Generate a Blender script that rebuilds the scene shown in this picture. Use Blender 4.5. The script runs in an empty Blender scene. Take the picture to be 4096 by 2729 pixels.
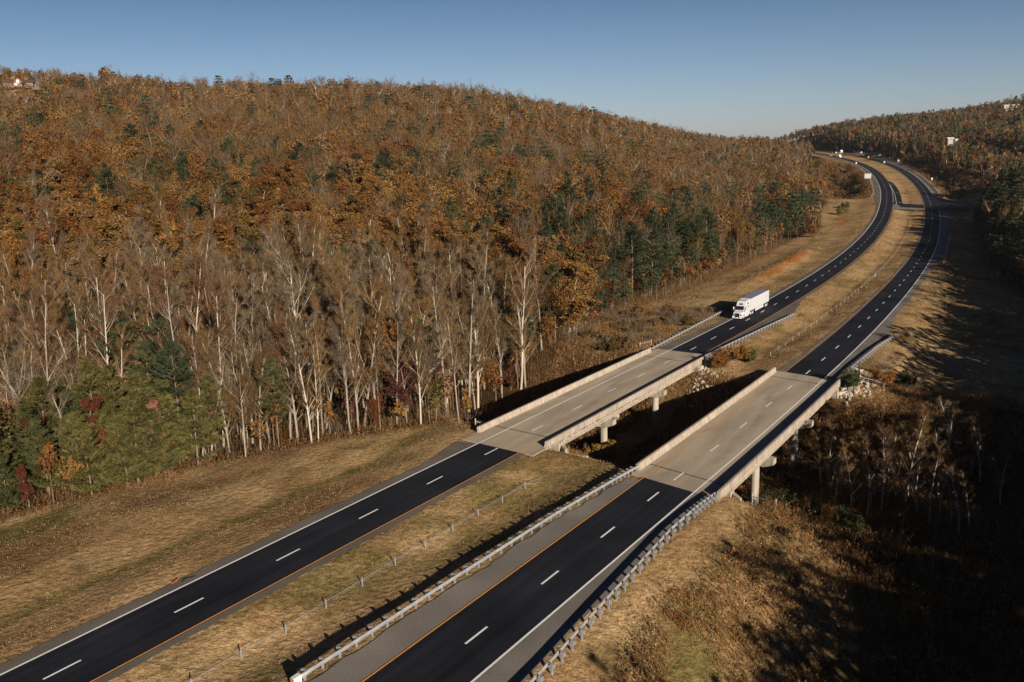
import bpy, bmesh, math, random
import numpy as np
from math import radians, sin, cos, pi, atan2
from mathutils import Vector, Matrix

# ------------------------------------------------------------------ camera, sky, sun, exposure
S = bpy.context.scene
COL = S.collection
CAM_H = 38.873
PITCH, ROLL = 0.19772768, -0.02926054
RIGHT = Vector((cos(ROLL), sin(ROLL) * sin(PITCH), sin(ROLL) * cos(PITCH)))
UPV = Vector((-sin(ROLL), cos(ROLL) * sin(PITCH), cos(ROLL) * cos(PITCH)))
FWD = Vector((0, cos(PITCH), -sin(PITCH)))
cam_data = bpy.data.cameras.new('camera')
cam_data.sensor_width = 36.0
cam_data.sensor_fit = 'HORIZONTAL'
cam_data.lens = 31.80
cam_data.clip_start = 0.5
cam_data.clip_end = 20000
cam = bpy.data.objects.new('camera', cam_data)
COL.objects.link(cam)
M = Matrix((RIGHT, UPV, -FWD)).transposed().to_4x4()
M.translation = (0, 0, CAM_H)
cam.matrix_world = M
S.camera = cam

SUN_EL = radians(17.0)
SUN_AZ = radians(157.5)            # clockwise from +Y, where the sun stands
W = bpy.data.worlds.new('World')
S.world = W
W.use_nodes = True
wn = W.node_tree
sky = wn.nodes.new('ShaderNodeTexSky')
sky.sky_type = 'NISHITA'
sky.sun_disc = False
sky.sun_elevation = SUN_EL
sky.sun_rotation = SUN_AZ
sky.altitude = 400
sky.air_density = 1.0
sky.dust_density = 0.6
sky.ozone_density = 1.5
wn.nodes['Background'].inputs['Strength'].default_value = 0.05
# the clear late-autumn sky: paler and bluish towards the horizon; overhead dimmed on purpose to cut shadow fill
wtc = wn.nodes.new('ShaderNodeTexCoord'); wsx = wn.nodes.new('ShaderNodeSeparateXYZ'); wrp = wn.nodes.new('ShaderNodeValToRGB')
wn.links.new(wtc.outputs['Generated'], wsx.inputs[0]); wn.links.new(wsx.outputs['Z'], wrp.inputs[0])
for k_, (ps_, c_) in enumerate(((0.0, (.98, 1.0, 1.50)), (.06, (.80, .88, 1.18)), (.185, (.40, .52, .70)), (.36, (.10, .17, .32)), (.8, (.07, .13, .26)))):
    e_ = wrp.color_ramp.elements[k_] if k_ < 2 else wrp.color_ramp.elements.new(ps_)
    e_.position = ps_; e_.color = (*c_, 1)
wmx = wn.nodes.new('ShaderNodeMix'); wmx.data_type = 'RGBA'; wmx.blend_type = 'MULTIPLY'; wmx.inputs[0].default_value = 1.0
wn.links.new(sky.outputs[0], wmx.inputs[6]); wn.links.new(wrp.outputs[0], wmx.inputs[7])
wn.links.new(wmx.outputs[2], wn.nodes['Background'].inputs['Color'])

sl = bpy.data.lights.new('sun', 'SUN')
sl.energy = 5.0
sl.angle = radians(0.5)
sl.color = (1.0, 0.88, 0.73)
sun = bpy.data.objects.new('sun', sl)
COL.objects.link(sun)
LDIR = Vector((-sin(SUN_AZ) * cos(SUN_EL), -cos(SUN_AZ) * cos(SUN_EL), -sin(SUN_EL)))
sun.rotation_euler = LDIR.to_track_quat('-Z', 'Y').to_euler()
sun.location = (150, -300, 200)

S.view_settings.view_transform = 'Standard'
S.view_settings.look = 'None'
S.view_settings.exposure = 0.55
S.view_settings.gamma = 1.0
S.render.engine = 'CYCLES'
S.cycles.max_bounces = 4
S.cycles.diffuse_bounces = 2
S.cycles.glossy_bounces = 2
S.cycles.transmission_bounces = 2
S.cycles.transparent_max_bounces = 4

rng = np.random.default_rng(11)
random.seed(5)

def tag(o, label=None, cat=None, group=None, kind=None):
    if label: o['label'] = label
    if cat: o['category'] = cat
    if group: o['group'] = group
    if kind: o['kind'] = kind
    return o

def empty(name, loc, rotz=0.0, label=None, cat=None, group=None):
    o = bpy.data.objects.new(name, None)
    o.empty_display_size = 0.5
    COL.objects.link(o)
    o.location = loc
    o.rotation_euler = (0, 0, rotz)
    return tag(o, label, cat, group)

# ------------------------------------------------------------------ materials
def new_mat(name):
    m = bpy.data.materials.new(name)
    m.use_nodes = True
    nt = m.node_tree
    return m, nt, nt.nodes['Principled BSDF']

def noise_color(nt, scale, c1, c2, lo=0.35, hi=0.65, detail=4.0, vec=None, stretch=None):
    tc = nt.nodes.new('ShaderNodeTexCoord') if vec is None else None
    src = tc.outputs['Object'] if vec is None else vec
    if stretch:
        mp = nt.nodes.new('ShaderNodeMapping')
        mp.inputs['Scale'].default_value = stretch
        nt.links.new(src, mp.inputs[0]); src = mp.outputs[0]
    n = nt.nodes.new('ShaderNodeTexNoise')
    n.inputs['Scale'].default_value = scale
    n.inputs['Detail'].default_value = detail
    nt.links.new(src, n.inputs['Vector'])
    r = nt.nodes.new('ShaderNodeValToRGB')
    r.color_ramp.elements[0].position = lo
    r.color_ramp.elements[1].position = hi
    r.color_ramp.elements[0].color = (*c1, 1)
    r.color_ramp.elements[1].color = (*c2, 1)
    nt.links.new(n.outputs['Fac'], r.inputs[0])
    return r.outputs[0], n

def mul(nt, a, b, fac=1.0):
    m = nt.nodes.new('ShaderNodeMix')
    m.data_type = 'RGBA'; m.blend_type = 'MULTIPLY'
    m.inputs[0].default_value = fac
    nt.links.new(a, m.inputs[6]); nt.links.new(b, m.inputs[7])
    return m.outputs[2]

def simple(name, col, rough=0.6, metal=0.0, var=0.12, scale=3.0, stretch=None, bump=0.0):
    m, nt, b = new_mat(name)
    lo = tuple(max(0, c * (1 - var)) for c in col); hi = tuple(c * (1 + var) for c in col)
    out, n = noise_color(nt, scale, lo, hi, stretch=stretch)
    nt.links.new(out, b.inputs['Base Color'])
    b.inputs['Roughness'].default_value = rough
    b.inputs['Metallic'].default_value = metal
    if bump:
        bp = nt.nodes.new('ShaderNodeBump')
        bp.inputs['Strength'].default_value = bump
        bp.inputs['Distance'].default_value = 0.05
        nt.links.new(n.outputs['Fac'], bp.inputs['Height'])
        nt.links.new(bp.outputs[0], b.inputs['Normal'])
    return m

MAT = {}
MAT['white_paint'] = simple('white_paint', (0.78, 0.77, 0.75), 0.35, var=0.03)
MAT['truck_white'] = simple('truck_white', (0.60, 0.61, 0.64), 0.35, var=0.05)
MAT['truck_roof'] = simple('truck_roof', (0.20, 0.23, 0.31), 0.6, var=0.18, scale=6)
MAT['glass_dark'] = simple('glass_dark', (0.012, 0.013, 0.016), 0.08, var=0.1)
MAT['rubber'] = simple('rubber', (0.018, 0.018, 0.018), 0.8)
MAT['black_plastic'] = simple('black_plastic', (0.015, 0.015, 0.017), 0.5)
MAT['rim'] = simple('rim', (0.75, 0.75, 0.76), 0.35, var=0.04)
MAT['steel'] = simple('steel', (0.36, 0.375, 0.40), 0.5, 0.3, var=0.15, scale=1.5)
MAT['post_wood'] = simple('post_wood', (0.36, 0.33, 0.29), 0.8, var=0.2, scale=2)
MAT['sign_back'] = simple('sign_back', (0.62, 0.63, 0.64), 0.5, 0.1, var=0.04)
MAT['sign_white'] = simple('sign_white', (0.78, 0.78, 0.78), 0.5, var=0.03)
MAT['sign_yellow'] = simple('sign_yellow', (0.80, 0.36, 0.03), 0.5, var=0.03)
MAT['sign_green'] = simple('sign_green', (0.16, 0.42, 0.34), 0.5, var=0.03)
MAT['lettering'] = simple('lettering', (0.42, 0.42, 0.45), 0.5, var=0.02)
MAT['orange'] = simple('orange', (0.75, 0.28, 0.03), 0.5, var=0.04)
MAT['brown_roof'] = simple('brown_roof', (0.17, 0.09, 0.055), 0.8, var=0.2)
MAT['dark_roof'] = simple('dark_roof', (0.075, 0.042, 0.028), 0.9, var=0.2)
MAT['wood_wall'] = simple('wood_wall', (0.19, 0.10, 0.055), 0.8, var=0.2)
MAT['pale_wall'] = simple('pale_wall', (0.55, 0.52, 0.46), 0.7, var=0.06)
MAT['metal_roof'] = simple('metal_roof', (0.50, 0.52, 0.52), 0.4, var=0.06, stretch=(1, 0.2, 1))
MAT['rust'] = simple('rust', (0.40, 0.09, 0.035), 0.8, var=0.25, scale=8)
MAT['line_white'] = simple('line_white', (0.84, 0.83, 0.80), 0.6, var=0.07, scale=2.5)
MAT['line_yellow'] = simple('line_yellow', (0.72, 0.31, 0.06), 0.6, var=0.12, scale=2.5)
MAT['earth'] = simple('earth', (0.15, 0.09, 0.045), 1.0, var=.3, scale=.4)
MAT['joint'] = simple('joint', (0.10, 0.09, 0.08), 0.9, var=0.4, scale=2)

def asphalt(name, base, lo, hi, speck=0.25):
    m, nt, b = new_mat(name)
    a, _ = noise_color(nt, 0.12, tuple(c * lo for c in base), tuple(c * hi for c in base), 0.3, 0.7, 5)
    g, n = noise_color(nt, 6.0, (1 - speck,) * 3, (1 + speck,) * 3, 0.3, 0.7, 6)
    out = mul(nt, a, g)
    nt.links.new(out, b.inputs['Base Color'])
    b.inputs['Roughness'].default_value = 0.82
    b.inputs['Specular IOR Level'].default_value = 0.12
    bp = nt.nodes.new('ShaderNodeBump'); bp.inputs['Strength'].default_value = 0.25; bp.inputs['Distance'].default_value = 0.01
    nt.links.new(n.outputs['Fac'], bp.inputs['Height']); nt.links.new(bp.outputs[0], b.inputs['Normal'])
    return m
MAT['asphalt'] = asphalt('asphalt', (0.0150, 0.0168, 0.0235), 0.7, 1.4)
def wear(m):
    nt = m.node_tree; b = nt.nodes['Principled BSDF']
    uv = nt.nodes.new('ShaderNodeUVMap'); uv.uv_map = 'road'
    l_ = b.inputs['Base Color'].links[0].from_socket
    st, _ = noise_color(nt, 1.0, (.80, .80, .80), (1.45, 1.42, 1.36), .38, .72, 5, vec=uv.outputs[0], stretch=(.018, 1.1, 1))
    nt.links.new(mul(nt, l_, st), b.inputs['Base Color'])
wear(MAT['asphalt'])
MAT['shoulder'] = asphalt('shoulder', (0.20, 0.18, 0.158), 0.75, 1.2, 0.22)
MAT['shoulder_brown'] = asphalt('shoulder_brown', (0.150, 0.128, 0.108), 0.75, 1.25, 0.22)

def concrete(name, base, streak_z=True):
    m, nt, b = new_mat(name)
    tc = nt.nodes.new('ShaderNodeTexCoord')
    a, n = noise_color(nt, 0.35, tuple(c * 0.82 for c in base), tuple(c * 1.1 for c in base), 0.3, 0.7, 6, vec=tc.outputs['Object'])
    f, n2 = noise_color(nt, 5.0, (0.88,) * 3, (1.08,) * 3, 0.3, 0.7, 6, vec=tc.outputs['Object'])
    out = mul(nt, a, f)
    if streak_z:
        st, _ = noise_color(nt, 1.6, (0.55, 0.53, 0.50), (1.0, 1.0, 1.0), 0.36, 0.56, 3, vec=tc.outputs['Object'], stretch=(1.6, 1.6, 0.07))
        out = mul(nt, out, st, 0.75)
    nt.links.new(out, b.inputs['Base Color'])
    b.inputs['Roughness'].default_value = 0.85
    bp = nt.nodes.new('ShaderNodeBump'); bp.inputs['Strength'].default_value = 0.2; bp.inputs['Distance'].default_value = 0.02
    nt.links.new(n2.outputs['Fac'], bp.inputs['Height']); nt.links.new(bp.outputs[0], b.inputs['Normal'])
    return m
MAT['concrete'] = concrete('concrete', (0.43, 0.38, 0.31))
MAT['barrier_concrete'] = concrete('barrier_concrete', (0.44, 0.37, 0.30))

def deck_mat():
    # bridge deck: longitudinal wear (uv.x along the road, uv.y across), darker tracks and old stains
    m, nt, b = new_mat('deck_concrete')
    uv = nt.nodes.new('ShaderNodeUVMap'); uv.uv_map = 'road'
    a, _ = noise_color(nt, 1.0, (0.34, 0.275, 0.195), (0.47, 0.385, 0.285), 0.34, 0.66, 6, vec=uv.outputs[0], stretch=(0.07, 0.45, 1))
    s2, _ = noise_color(nt, 1.0, (0.58, 0.56, 0.55), (1.0, 1.0, 1.0), 0.26, 0.44, 4, vec=uv.outputs[0], stretch=(0.11, 0.3, 1))
    f, n = noise_color(nt, 3.0, (0.9,) * 3, (1.08,) * 3, 0.3, 0.7, 6, vec=uv.outputs[0])
    out = mul(nt, mul(nt, a, s2, 0.8), f)
    nt.links.new(out, b.inputs['Base Color'])
    b.inputs['Roughness'].default_value = 0.85
    return m
MAT['deck'] = deck_mat()

def ground_mat():
    m, nt, b = new_mat('ground')
    at = nt.nodes.new('ShaderNodeAttribute'); at.attribute_name = 'ground_color'
    rd = nt.nodes.new('ShaderNodeAttribute'); rd.attribute_name = 'road_uv'
    tc = nt.nodes.new('ShaderNodeTexCoord')
    f1, n1 = noise_color(nt, 1.5, (0.62, 0.60, 0.56), (1.28, 1.25, 1.2), 0.3, 0.7, 7, vec=tc.outputs['Object'])
    f2, n2 = noise_color(nt, 0.16, (0.78, 0.80, 0.78), (1.15, 1.13, 1.1), 0.3, 0.7, 5, vec=tc.outputs['Object'])
    f3, n3 = noise_color(nt, 1.0, (0.84, 0.85, 0.83), (1.10, 1.09, 1.09), 0.35, 0.65, 4, vec=rd.outputs['Vector'], stretch=(0.09, 0.7, 1))
    f5, n5 = noise_color(nt, 5.5, (0.64, 0.63, 0.61), (1.30, 1.29, 1.28), 0.32, 0.68, 3, vec=tc.outputs['Object'])
    out = mul(nt, mul(nt, mul(nt, mul(nt, at.outputs['Color'], f1), f2), f3), f5)
    nt.links.new(out, b.inputs['Base Color'])
    b.inputs['Roughness'].default_value = 1.0
    b.inputs['Specular IOR Level'].default_value = 0.0
    bp = nt.nodes.new('ShaderNodeBump'); bp.inputs['Strength'].default_value = 0.9; bp.inputs['Distance'].default_value = 0.22
    nt.links.new(n1.outputs['Fac'], bp.inputs['Height'])
    n4 = nt.nodes.new('ShaderNodeTexNoise'); n4.inputs['Scale'].default_value = 4.5; n4.inputs['Detail'].default_value = 3
    nt.links.new(tc.outputs['Object'], n4.inputs['Vector'])
    bp2 = nt.nodes.new('ShaderNodeBump'); bp2.inputs['Strength'].default_value = 0.7; bp2.inputs['Distance'].default_value = 0.10
    nt.links.new(n4.outputs['Fac'], bp2.inputs['Height']); nt.links.new(bp.outputs[0], bp2.inputs['Normal'])
    nt.links.new(bp2.outputs[0], b.inputs['Normal'])
    return m
MAT['ground'] = ground_mat()

def leaf_mat(name, use_obj=True, trans=0.15):
    """Foliage: the object's own colour times the per-leaf tint; a little light passes through the leaf."""
    m = bpy.data.materials.new(name); m.use_nodes = True
    nt = m.node_tree; nt.nodes.clear()
    o = nt.nodes.new('ShaderNodeOutputMaterial')
    at = nt.nodes.new('ShaderNodeAttribute'); at.attribute_name = 'tint'
    c = at.outputs['Color']
    if use_obj:
        oi = nt.nodes.new('ShaderNodeObjectInfo')
        c = mul(nt, c, oi.outputs['Color'])
    d = nt.nodes.new('ShaderNodeBsdfDiffuse'); nt.links.new(c, d.inputs['Color'])
    if trans:
        t = nt.nodes.new('ShaderNodeBsdfTranslucent'); nt.links.new(c, t.inputs['Color'])
        mx = nt.nodes.new('ShaderNodeMixShader'); mx.inputs[0].default_value = trans
        nt.links.new(d.outputs[0], mx.inputs[1]); nt.links.new(t.outputs[0], mx.inputs[2])
        nt.links.new(mx.outputs[0], o.inputs[0])
    else:
        nt.links.new(d.outputs[0], o.inputs[0])
    return m
MAT['leaf'] = leaf_mat('leaf')
MAT['twig'] = leaf_mat('twig', True, 0.0)
MAT['far_leaf'] = leaf_mat('far_leaf', False, 0.10)
MAT['bark'] = leaf_mat('bark', True, 0.0)

# ------------------------------------------------------------------ mesh helpers
class MB:
    """Collects vertices and faces, then links them as ONE mesh object."""
    def __init__(s): s.v = []; s.f = []; s.n = 0
    def add(s, verts, faces):
        s.v += [tuple(p) for p in verts]
        s.f += [tuple(i + s.n for i in q) for q in faces]
        s.n += len(verts)
    def box(s, c, size, rz=0.0, taper=1.0):
        x, y, z = size[0] / 2, size[1] / 2, size[2] / 2
        pts = []
        for k, (a, b, d) in enumerate([(-1, -1, -1), (1, -1, -1), (1, 1, -1), (-1, 1, -1), (-1, -1, 1), (1, -1, 1), (1, 1, 1), (-1, 1, 1)]):
            t = taper if d > 0 else 1
            px, py = a * x * t, b * y * t
            pts.append((c[0] + px * cos(rz) - py * sin(rz), c[1] + px * sin(rz) + py * cos(rz), c[2] + d * z))
        s.add(pts, [(0, 3, 2, 1), (4, 5, 6, 7), (0, 1, 5, 4), (1, 2, 6, 5), (2, 3, 7, 6), (3, 0, 4, 7)])
    def cyl(s, p0, p1, r0, r1=None, n=10, caps=True):
        r1 = r0 if r1 is None else r1
        p0, p1 = Vector(p0), Vector(p1)
        d = (p1 - p0).normalized()
        a = d.orthogonal().normalized(); b = d.cross(a)
        ring = lambda p, r: [p + (a * cos(2 * pi * k / n) + b * sin(2 * pi * k / n)) * r for k in range(n)]
        fs = [(k, (k + 1) % n, n + (k + 1) % n, n + k) for k in range(n)]
        if caps: fs += [tuple(range(n - 1, -1, -1)), tuple(range(n, 2 * n))]
        s.add(ring(p0, r0) + ring(p1, r1), fs)
    def prism(s, poly, h0, h1):
        """poly in (x, y), extruded in z"""
        n = len(poly)
        s.add([(x, y, h0) for x, y in poly] + [(x, y, h1) for x, y in poly],
              [(k, (k + 1) % n, n + (k + 1) % n, n + k) for k in range(n)] + [tuple(range(n - 1, -1, -1)), tuple(range(n, 2 * n))])
    def build(s, name, mat, parent=None, smooth=False):
        me = bpy.data.meshes.new(name)
        me.from_pydata(s.v, [], s.f)
        me.materials.append(MAT[mat] if isinstance(mat, str) else mat)
        if smooth:
            me.polygons.foreach_set('use_smooth', [True] * len(me.polygons))
        me.update()
        o = bpy.data.objects.new(name, me)
        COL.objects.link(o)
        if parent is not None: o.parent = parent
        return o

def np_mesh(name, V, F, mats, tint=None, mat_index=None):
    """fast mesh: V (n,3), F (m,3) or (m,4) arrays"""
    me = bpy.data.meshes.new(name)
    F = np.asarray(F, np.int32); k = F.shape[1]
    me.vertices.add(len(V)); me.loops.add(F.size); me.polygons.add(len(F))
    me.vertices.foreach_set('co', np.asarray(V, np.float32).ravel())
    me.loops.foreach_set('vertex_index', F.ravel())
    me.polygons.foreach_set('loop_start', np.arange(0, F.size, k, dtype=np.int32))
    if mat_index is not None: me.polygons.foreach_set('material_index', np.asarray(mat_index, np.int32))
    for m in mats: me.materials.append(MAT[m])
    if tint is not None:
        a = me.attributes.new('tint', 'FLOAT_COLOR', 'POINT')
        c = np.ones((len(V), 4), np.float32); c[:, :3] = tint
        a.data.foreach_set('color', c.ravel())
    me.update(calc_edges=True)
    return me

def link_mesh(name, me, parent=None, loc=None):
    o = bpy.data.objects.new(name, me); COL.objects.link(o)
    if parent is not None: o.parent = parent
    if loc is not None: o.location = loc
    return o

# ------------------------------------------------------------------ the two carriageways
CA = np.array([[-104.26, -39.4, 0], [-63.99, 23.3, 0.0], [-23.72, 86.03, 0], [16.54, 148.76, 0], [56.0, 211.29, 0.0], [93.15, 274.53, 0], [128.79, 340.61, 0.01], [163.14, 408.37, 0.86], [195.72, 476.62, 2.82], [226.09, 545.11, 5.84], [254.42, 613.68, 9.49], [280.53, 682.6, 13.22], [304.62, 751.79, 16.82], [326.39, 821.62, 20.62], [343.9, 891.9, 24.56], [368.0, 1040.0, 32.3], [378.0, 1160.0, 37.5], [383.0, 1290.0, 42.0], [384.0, 1430.0, 46.0]])
CB = np.array([[-77.6, -45.0, 0], [-40.59, 12.23, 0.0], [-3.58, 69.51, 0], [33.43, 126.79, 0], [71.85, 188.67, 0], [109.44, 254.15, -0.35], [147.52, 324.95, -1.06], [184.15, 396.67, -0.67], [216.79, 464.67, 1.45], [247.6, 533.02, 4.4], [276.12, 601.76, 8.1], [302.55, 670.84, 11.83], [326.8, 740.4, 15.59], [349.09, 810.22, 19.37], [367.62, 880.31, 23.37], [389.0, 985.0, 29.0], [404.0, 1130.0, 35.4], [412.0, 1260.0, 40.5], [414.0, 1400.0, 45.0]])

class Road:
    def __init__(self, C):
        d = np.linalg.norm(np.diff(C[:, :2], axis=0), axis=1)
        t = np.concatenate([[0], np.cumsum(d)]); n = len(t); h = np.diff(t)
        A = np.zeros((n, n)); A[0, 0] = A[-1, -1] = 1; rhs = np.zeros((n, 3))
        for k in range(1, n - 1):
            A[k, k - 1] = h[k - 1]; A[k, k] = 2 * (h[k - 1] + h[k]); A[k, k + 1] = h[k]
            rhs[k] = 6 * ((C[k + 1] - C[k]) / h[k] - (C[k] - C[k - 1]) / h[k - 1])
        Mm = np.linalg.solve(A, rhs)
        x = np.arange(0, t[-1], 1.0)
        j = np.clip(np.searchsorted(t, x, side='right') - 1, 0, n - 2)
        a = ((t[j + 1] - x) / h[j])[:, None]; b = ((x - t[j]) / h[j])[:, None]; hh = h[j][:, None]
        P = a * C[j] + b * C[j + 1] + ((a ** 3 - a) * Mm[j] + (b ** 3 - b) * Mm[j + 1]) * hh ** 2 / 6
        # s is measured so that s = 0 lies at the second control point
        self.s = x - t[1]
        self.P = P
        T = np.gradient(P[:, :2], axis=0); T /= np.linalg.norm(T, axis=1)[:, None]
        self.T = T
        self.N = np.stack([T[:, 1], -T[:, 0]], 1)       # to the right
    def at(self, s, d=0.0, dz=0.0):
        s = np.asarray(s, float); d = np.asarray(d, float)
        o = np.empty(np.broadcast(s, d).shape + (3,))
        for k in range(2):
            o[..., k] = np.interp(s, self.s, self.P[:, k]) + d * np.interp(s, self.s, self.N[:, k])
        o[..., 2] = np.interp(s, self.s, self.P[:, 2]) + dz
        return o
    def pt(self, s, d=0.0, dz=0.0): return Vector(self.at(float(s), float(d), float(dz)))
    def ang(self, s): return atan2(float(np.interp(s, self.s, self.T[:, 1])), float(np.interp(s, self.s, self.T[:, 0])))
    def locate(self, X, Y):
        """arc length, signed lateral distance (right positive) and road height for points"""
        X = np.asarray(X, float).ravel(); Y = np.asarray(Y, float).ravel()
        st = 4; Q = self.P[::st]
        s = np.empty(len(X)); d = np.empty(len(X)); z = np.empty(len(X))
        for a in range(0, len(X), 20000):
            x = X[a:a + 20000]; y = Y[a:a + 20000]
            D2 = (x[:, None] - Q[None, :, 0]) ** 2 + (y[:, None] - Q[None, :, 1]) ** 2
            j = D2.argmin(1) * st
            for _ in range(2):
                rx = x - self.P[j, 0]; ry = y - self.P[j, 1]
                al = rx * self.T[j, 0] + ry * self.T[j, 1]
                jn = np.clip(j + np.round(al).astype(int), 0, len(self.P) - 1)
                j = jn
            rx = x - self.P[j, 0]; ry = y - self.P[j, 1]
            al = rx * self.T[j, 0] + ry * self.T[j, 1]
            dd = rx * self.N[j, 0] + ry * self.N[j, 1]
            far = np.abs(al) > 2
            s[a:a + 20000] = self.s[j] + np.clip(al, -1, 1)
            d[a:a + 20000] = np.where(far, np.sign(dd) * np.hypot(rx, ry), dd)
            z[a:a + 20000] = np.interp(s[a:a + 20000], self.s, self.P[:, 2])
        return s, d, z
A = Road(CA); B = Road(CB)

def tab(s, pts):
    p = np.array(pts, float); return np.interp(s, p[:, 0], p[:, 1])
def smooth(x, a, b):
    t = np.clip((np.asarray(x, float) - a) / (b - a), 0, 1); return t * t * (3 - 2 * t)
def vnoise(x, y, sc, seed=0):
    x = np.asarray(x, float) / sc; y = np.asarray(y, float) / sc
    xi = np.floor(x).astype(np.int64); yi = np.floor(y).astype(np.int64)
    fx = x - xi; fy = y - yi; fx = fx * fx * (3 - 2 * fx); fy = fy * fy * (3 - 2 * fy)
    def h(a, b):
        n = (a * 374761393 + b * 668265263 + seed * 1274126177) & 0x7fffffff
        n = ((n ^ (n >> 13)) * 1103515245) & 0x7fffffff
        return ((n ^ (n >> 16)) & 0xffff) / 65535.0
    return (h(xi, yi) * (1 - fx) + h(xi + 1, yi) * fx) * (1 - fy) + (h(xi, yi + 1) * (1 - fx) + h(xi + 1, yi + 1) * fx) * fy

# outer edges of the paved shoulders (signed offsets) and edges of the woods
def edgeA_L(s): return tab(s, [(-80, -5.3), (105, -5.3), (113, -6.7), (183, -6.7), (218, -5.3), (600, -5.3), (640, -7.4), (1600, -7.3)])
def edgeA_R(s): return tab(s, [(-80, 4.8), (115, 4.8), (183, 6.0), (205, 6.4), (236, 7.6), (258, 4.5), (1600, 4.5)])
def edgeB_L(s): return tab(s, [(-80, -7.4), (60, -7.2), (93, -6.5), (108, -5.2), (171, -5.4), (186, -4.5), (1600, -4.4)])
def edgeB_R(s): return tab(s, [(-80, 7.4), (60, 7.2), (75, 6.4), (94, 5.9), (107, 6.4), (171, 6.4), (208, 6.6), (215, 7.5), (232, 5.4), (340, 5.4), (375, 7.2), (1600, 7.2)])
WOOD_L = [(-80, 60), (70, 45), (79, 41.6), (93, 37.8), (100, 32.5), (110, 25), (119, 18.5), (127, 14.5), (150, 19), (161, 22), (195, 30), (219, 34), (248, 38), (290, 35), (345, 35), (420, 34), (495, 27), (560, 34), (620, 35), (680, 40), (800, 32), (900, 22), (1150, 17), (1500, 15)]
WOOD_R = [(-80, 61), (110, 61), (160, 54), (200, 47), (230, 42), (290, 34), (340, 25), (400, 20), (450, 19), (560, 21), (575, 30), (615, 32), (660, 34), (720, 35), (950, 28), (1040, 20), (1200, 15), (1500, 14)]

AZ = [-180, -40, -28.1, -19.3, -9.4, -2.9, 2.4, 4.5, 7.2, 9.8, 11.6, 13.9, 15.7, 17.9, 20.3, 22.6, 24.8, 27, 29.1, 45, 180]
RC = [700, 700, 680, 700, 740, 800, 860, 900, 960, 1050, 1130, 1250, 1350, 1450, 1500, 1500, 1500, 1500, 1500, 1500, 1500]
EL = [.097, .097, .0964, .0936, .0923, .0831, .0657, .0568, .0463, .037, .0292, .0215, .0222, .0274, .0343, .0376, .0398, .044, .0491, .055, .055]
R0 = [165, 165, 165, 165, 170, 180, 200, 210, 240, 280, 320, 380, 430, 470, 500, 520, 520, 500, 480, 420, 300]

CREEK_P = (A.at(149.0)[:2] + B.at(139.5)[:2]) / 2
_ax = B.at(139.5)[:2] - A.at(149.0)[:2]; CREEK_D = _ax / np.linalg.norm(_ax)
CREEK_N = np.array([-CREEK_D[1], CREEK_D[0]])

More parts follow.
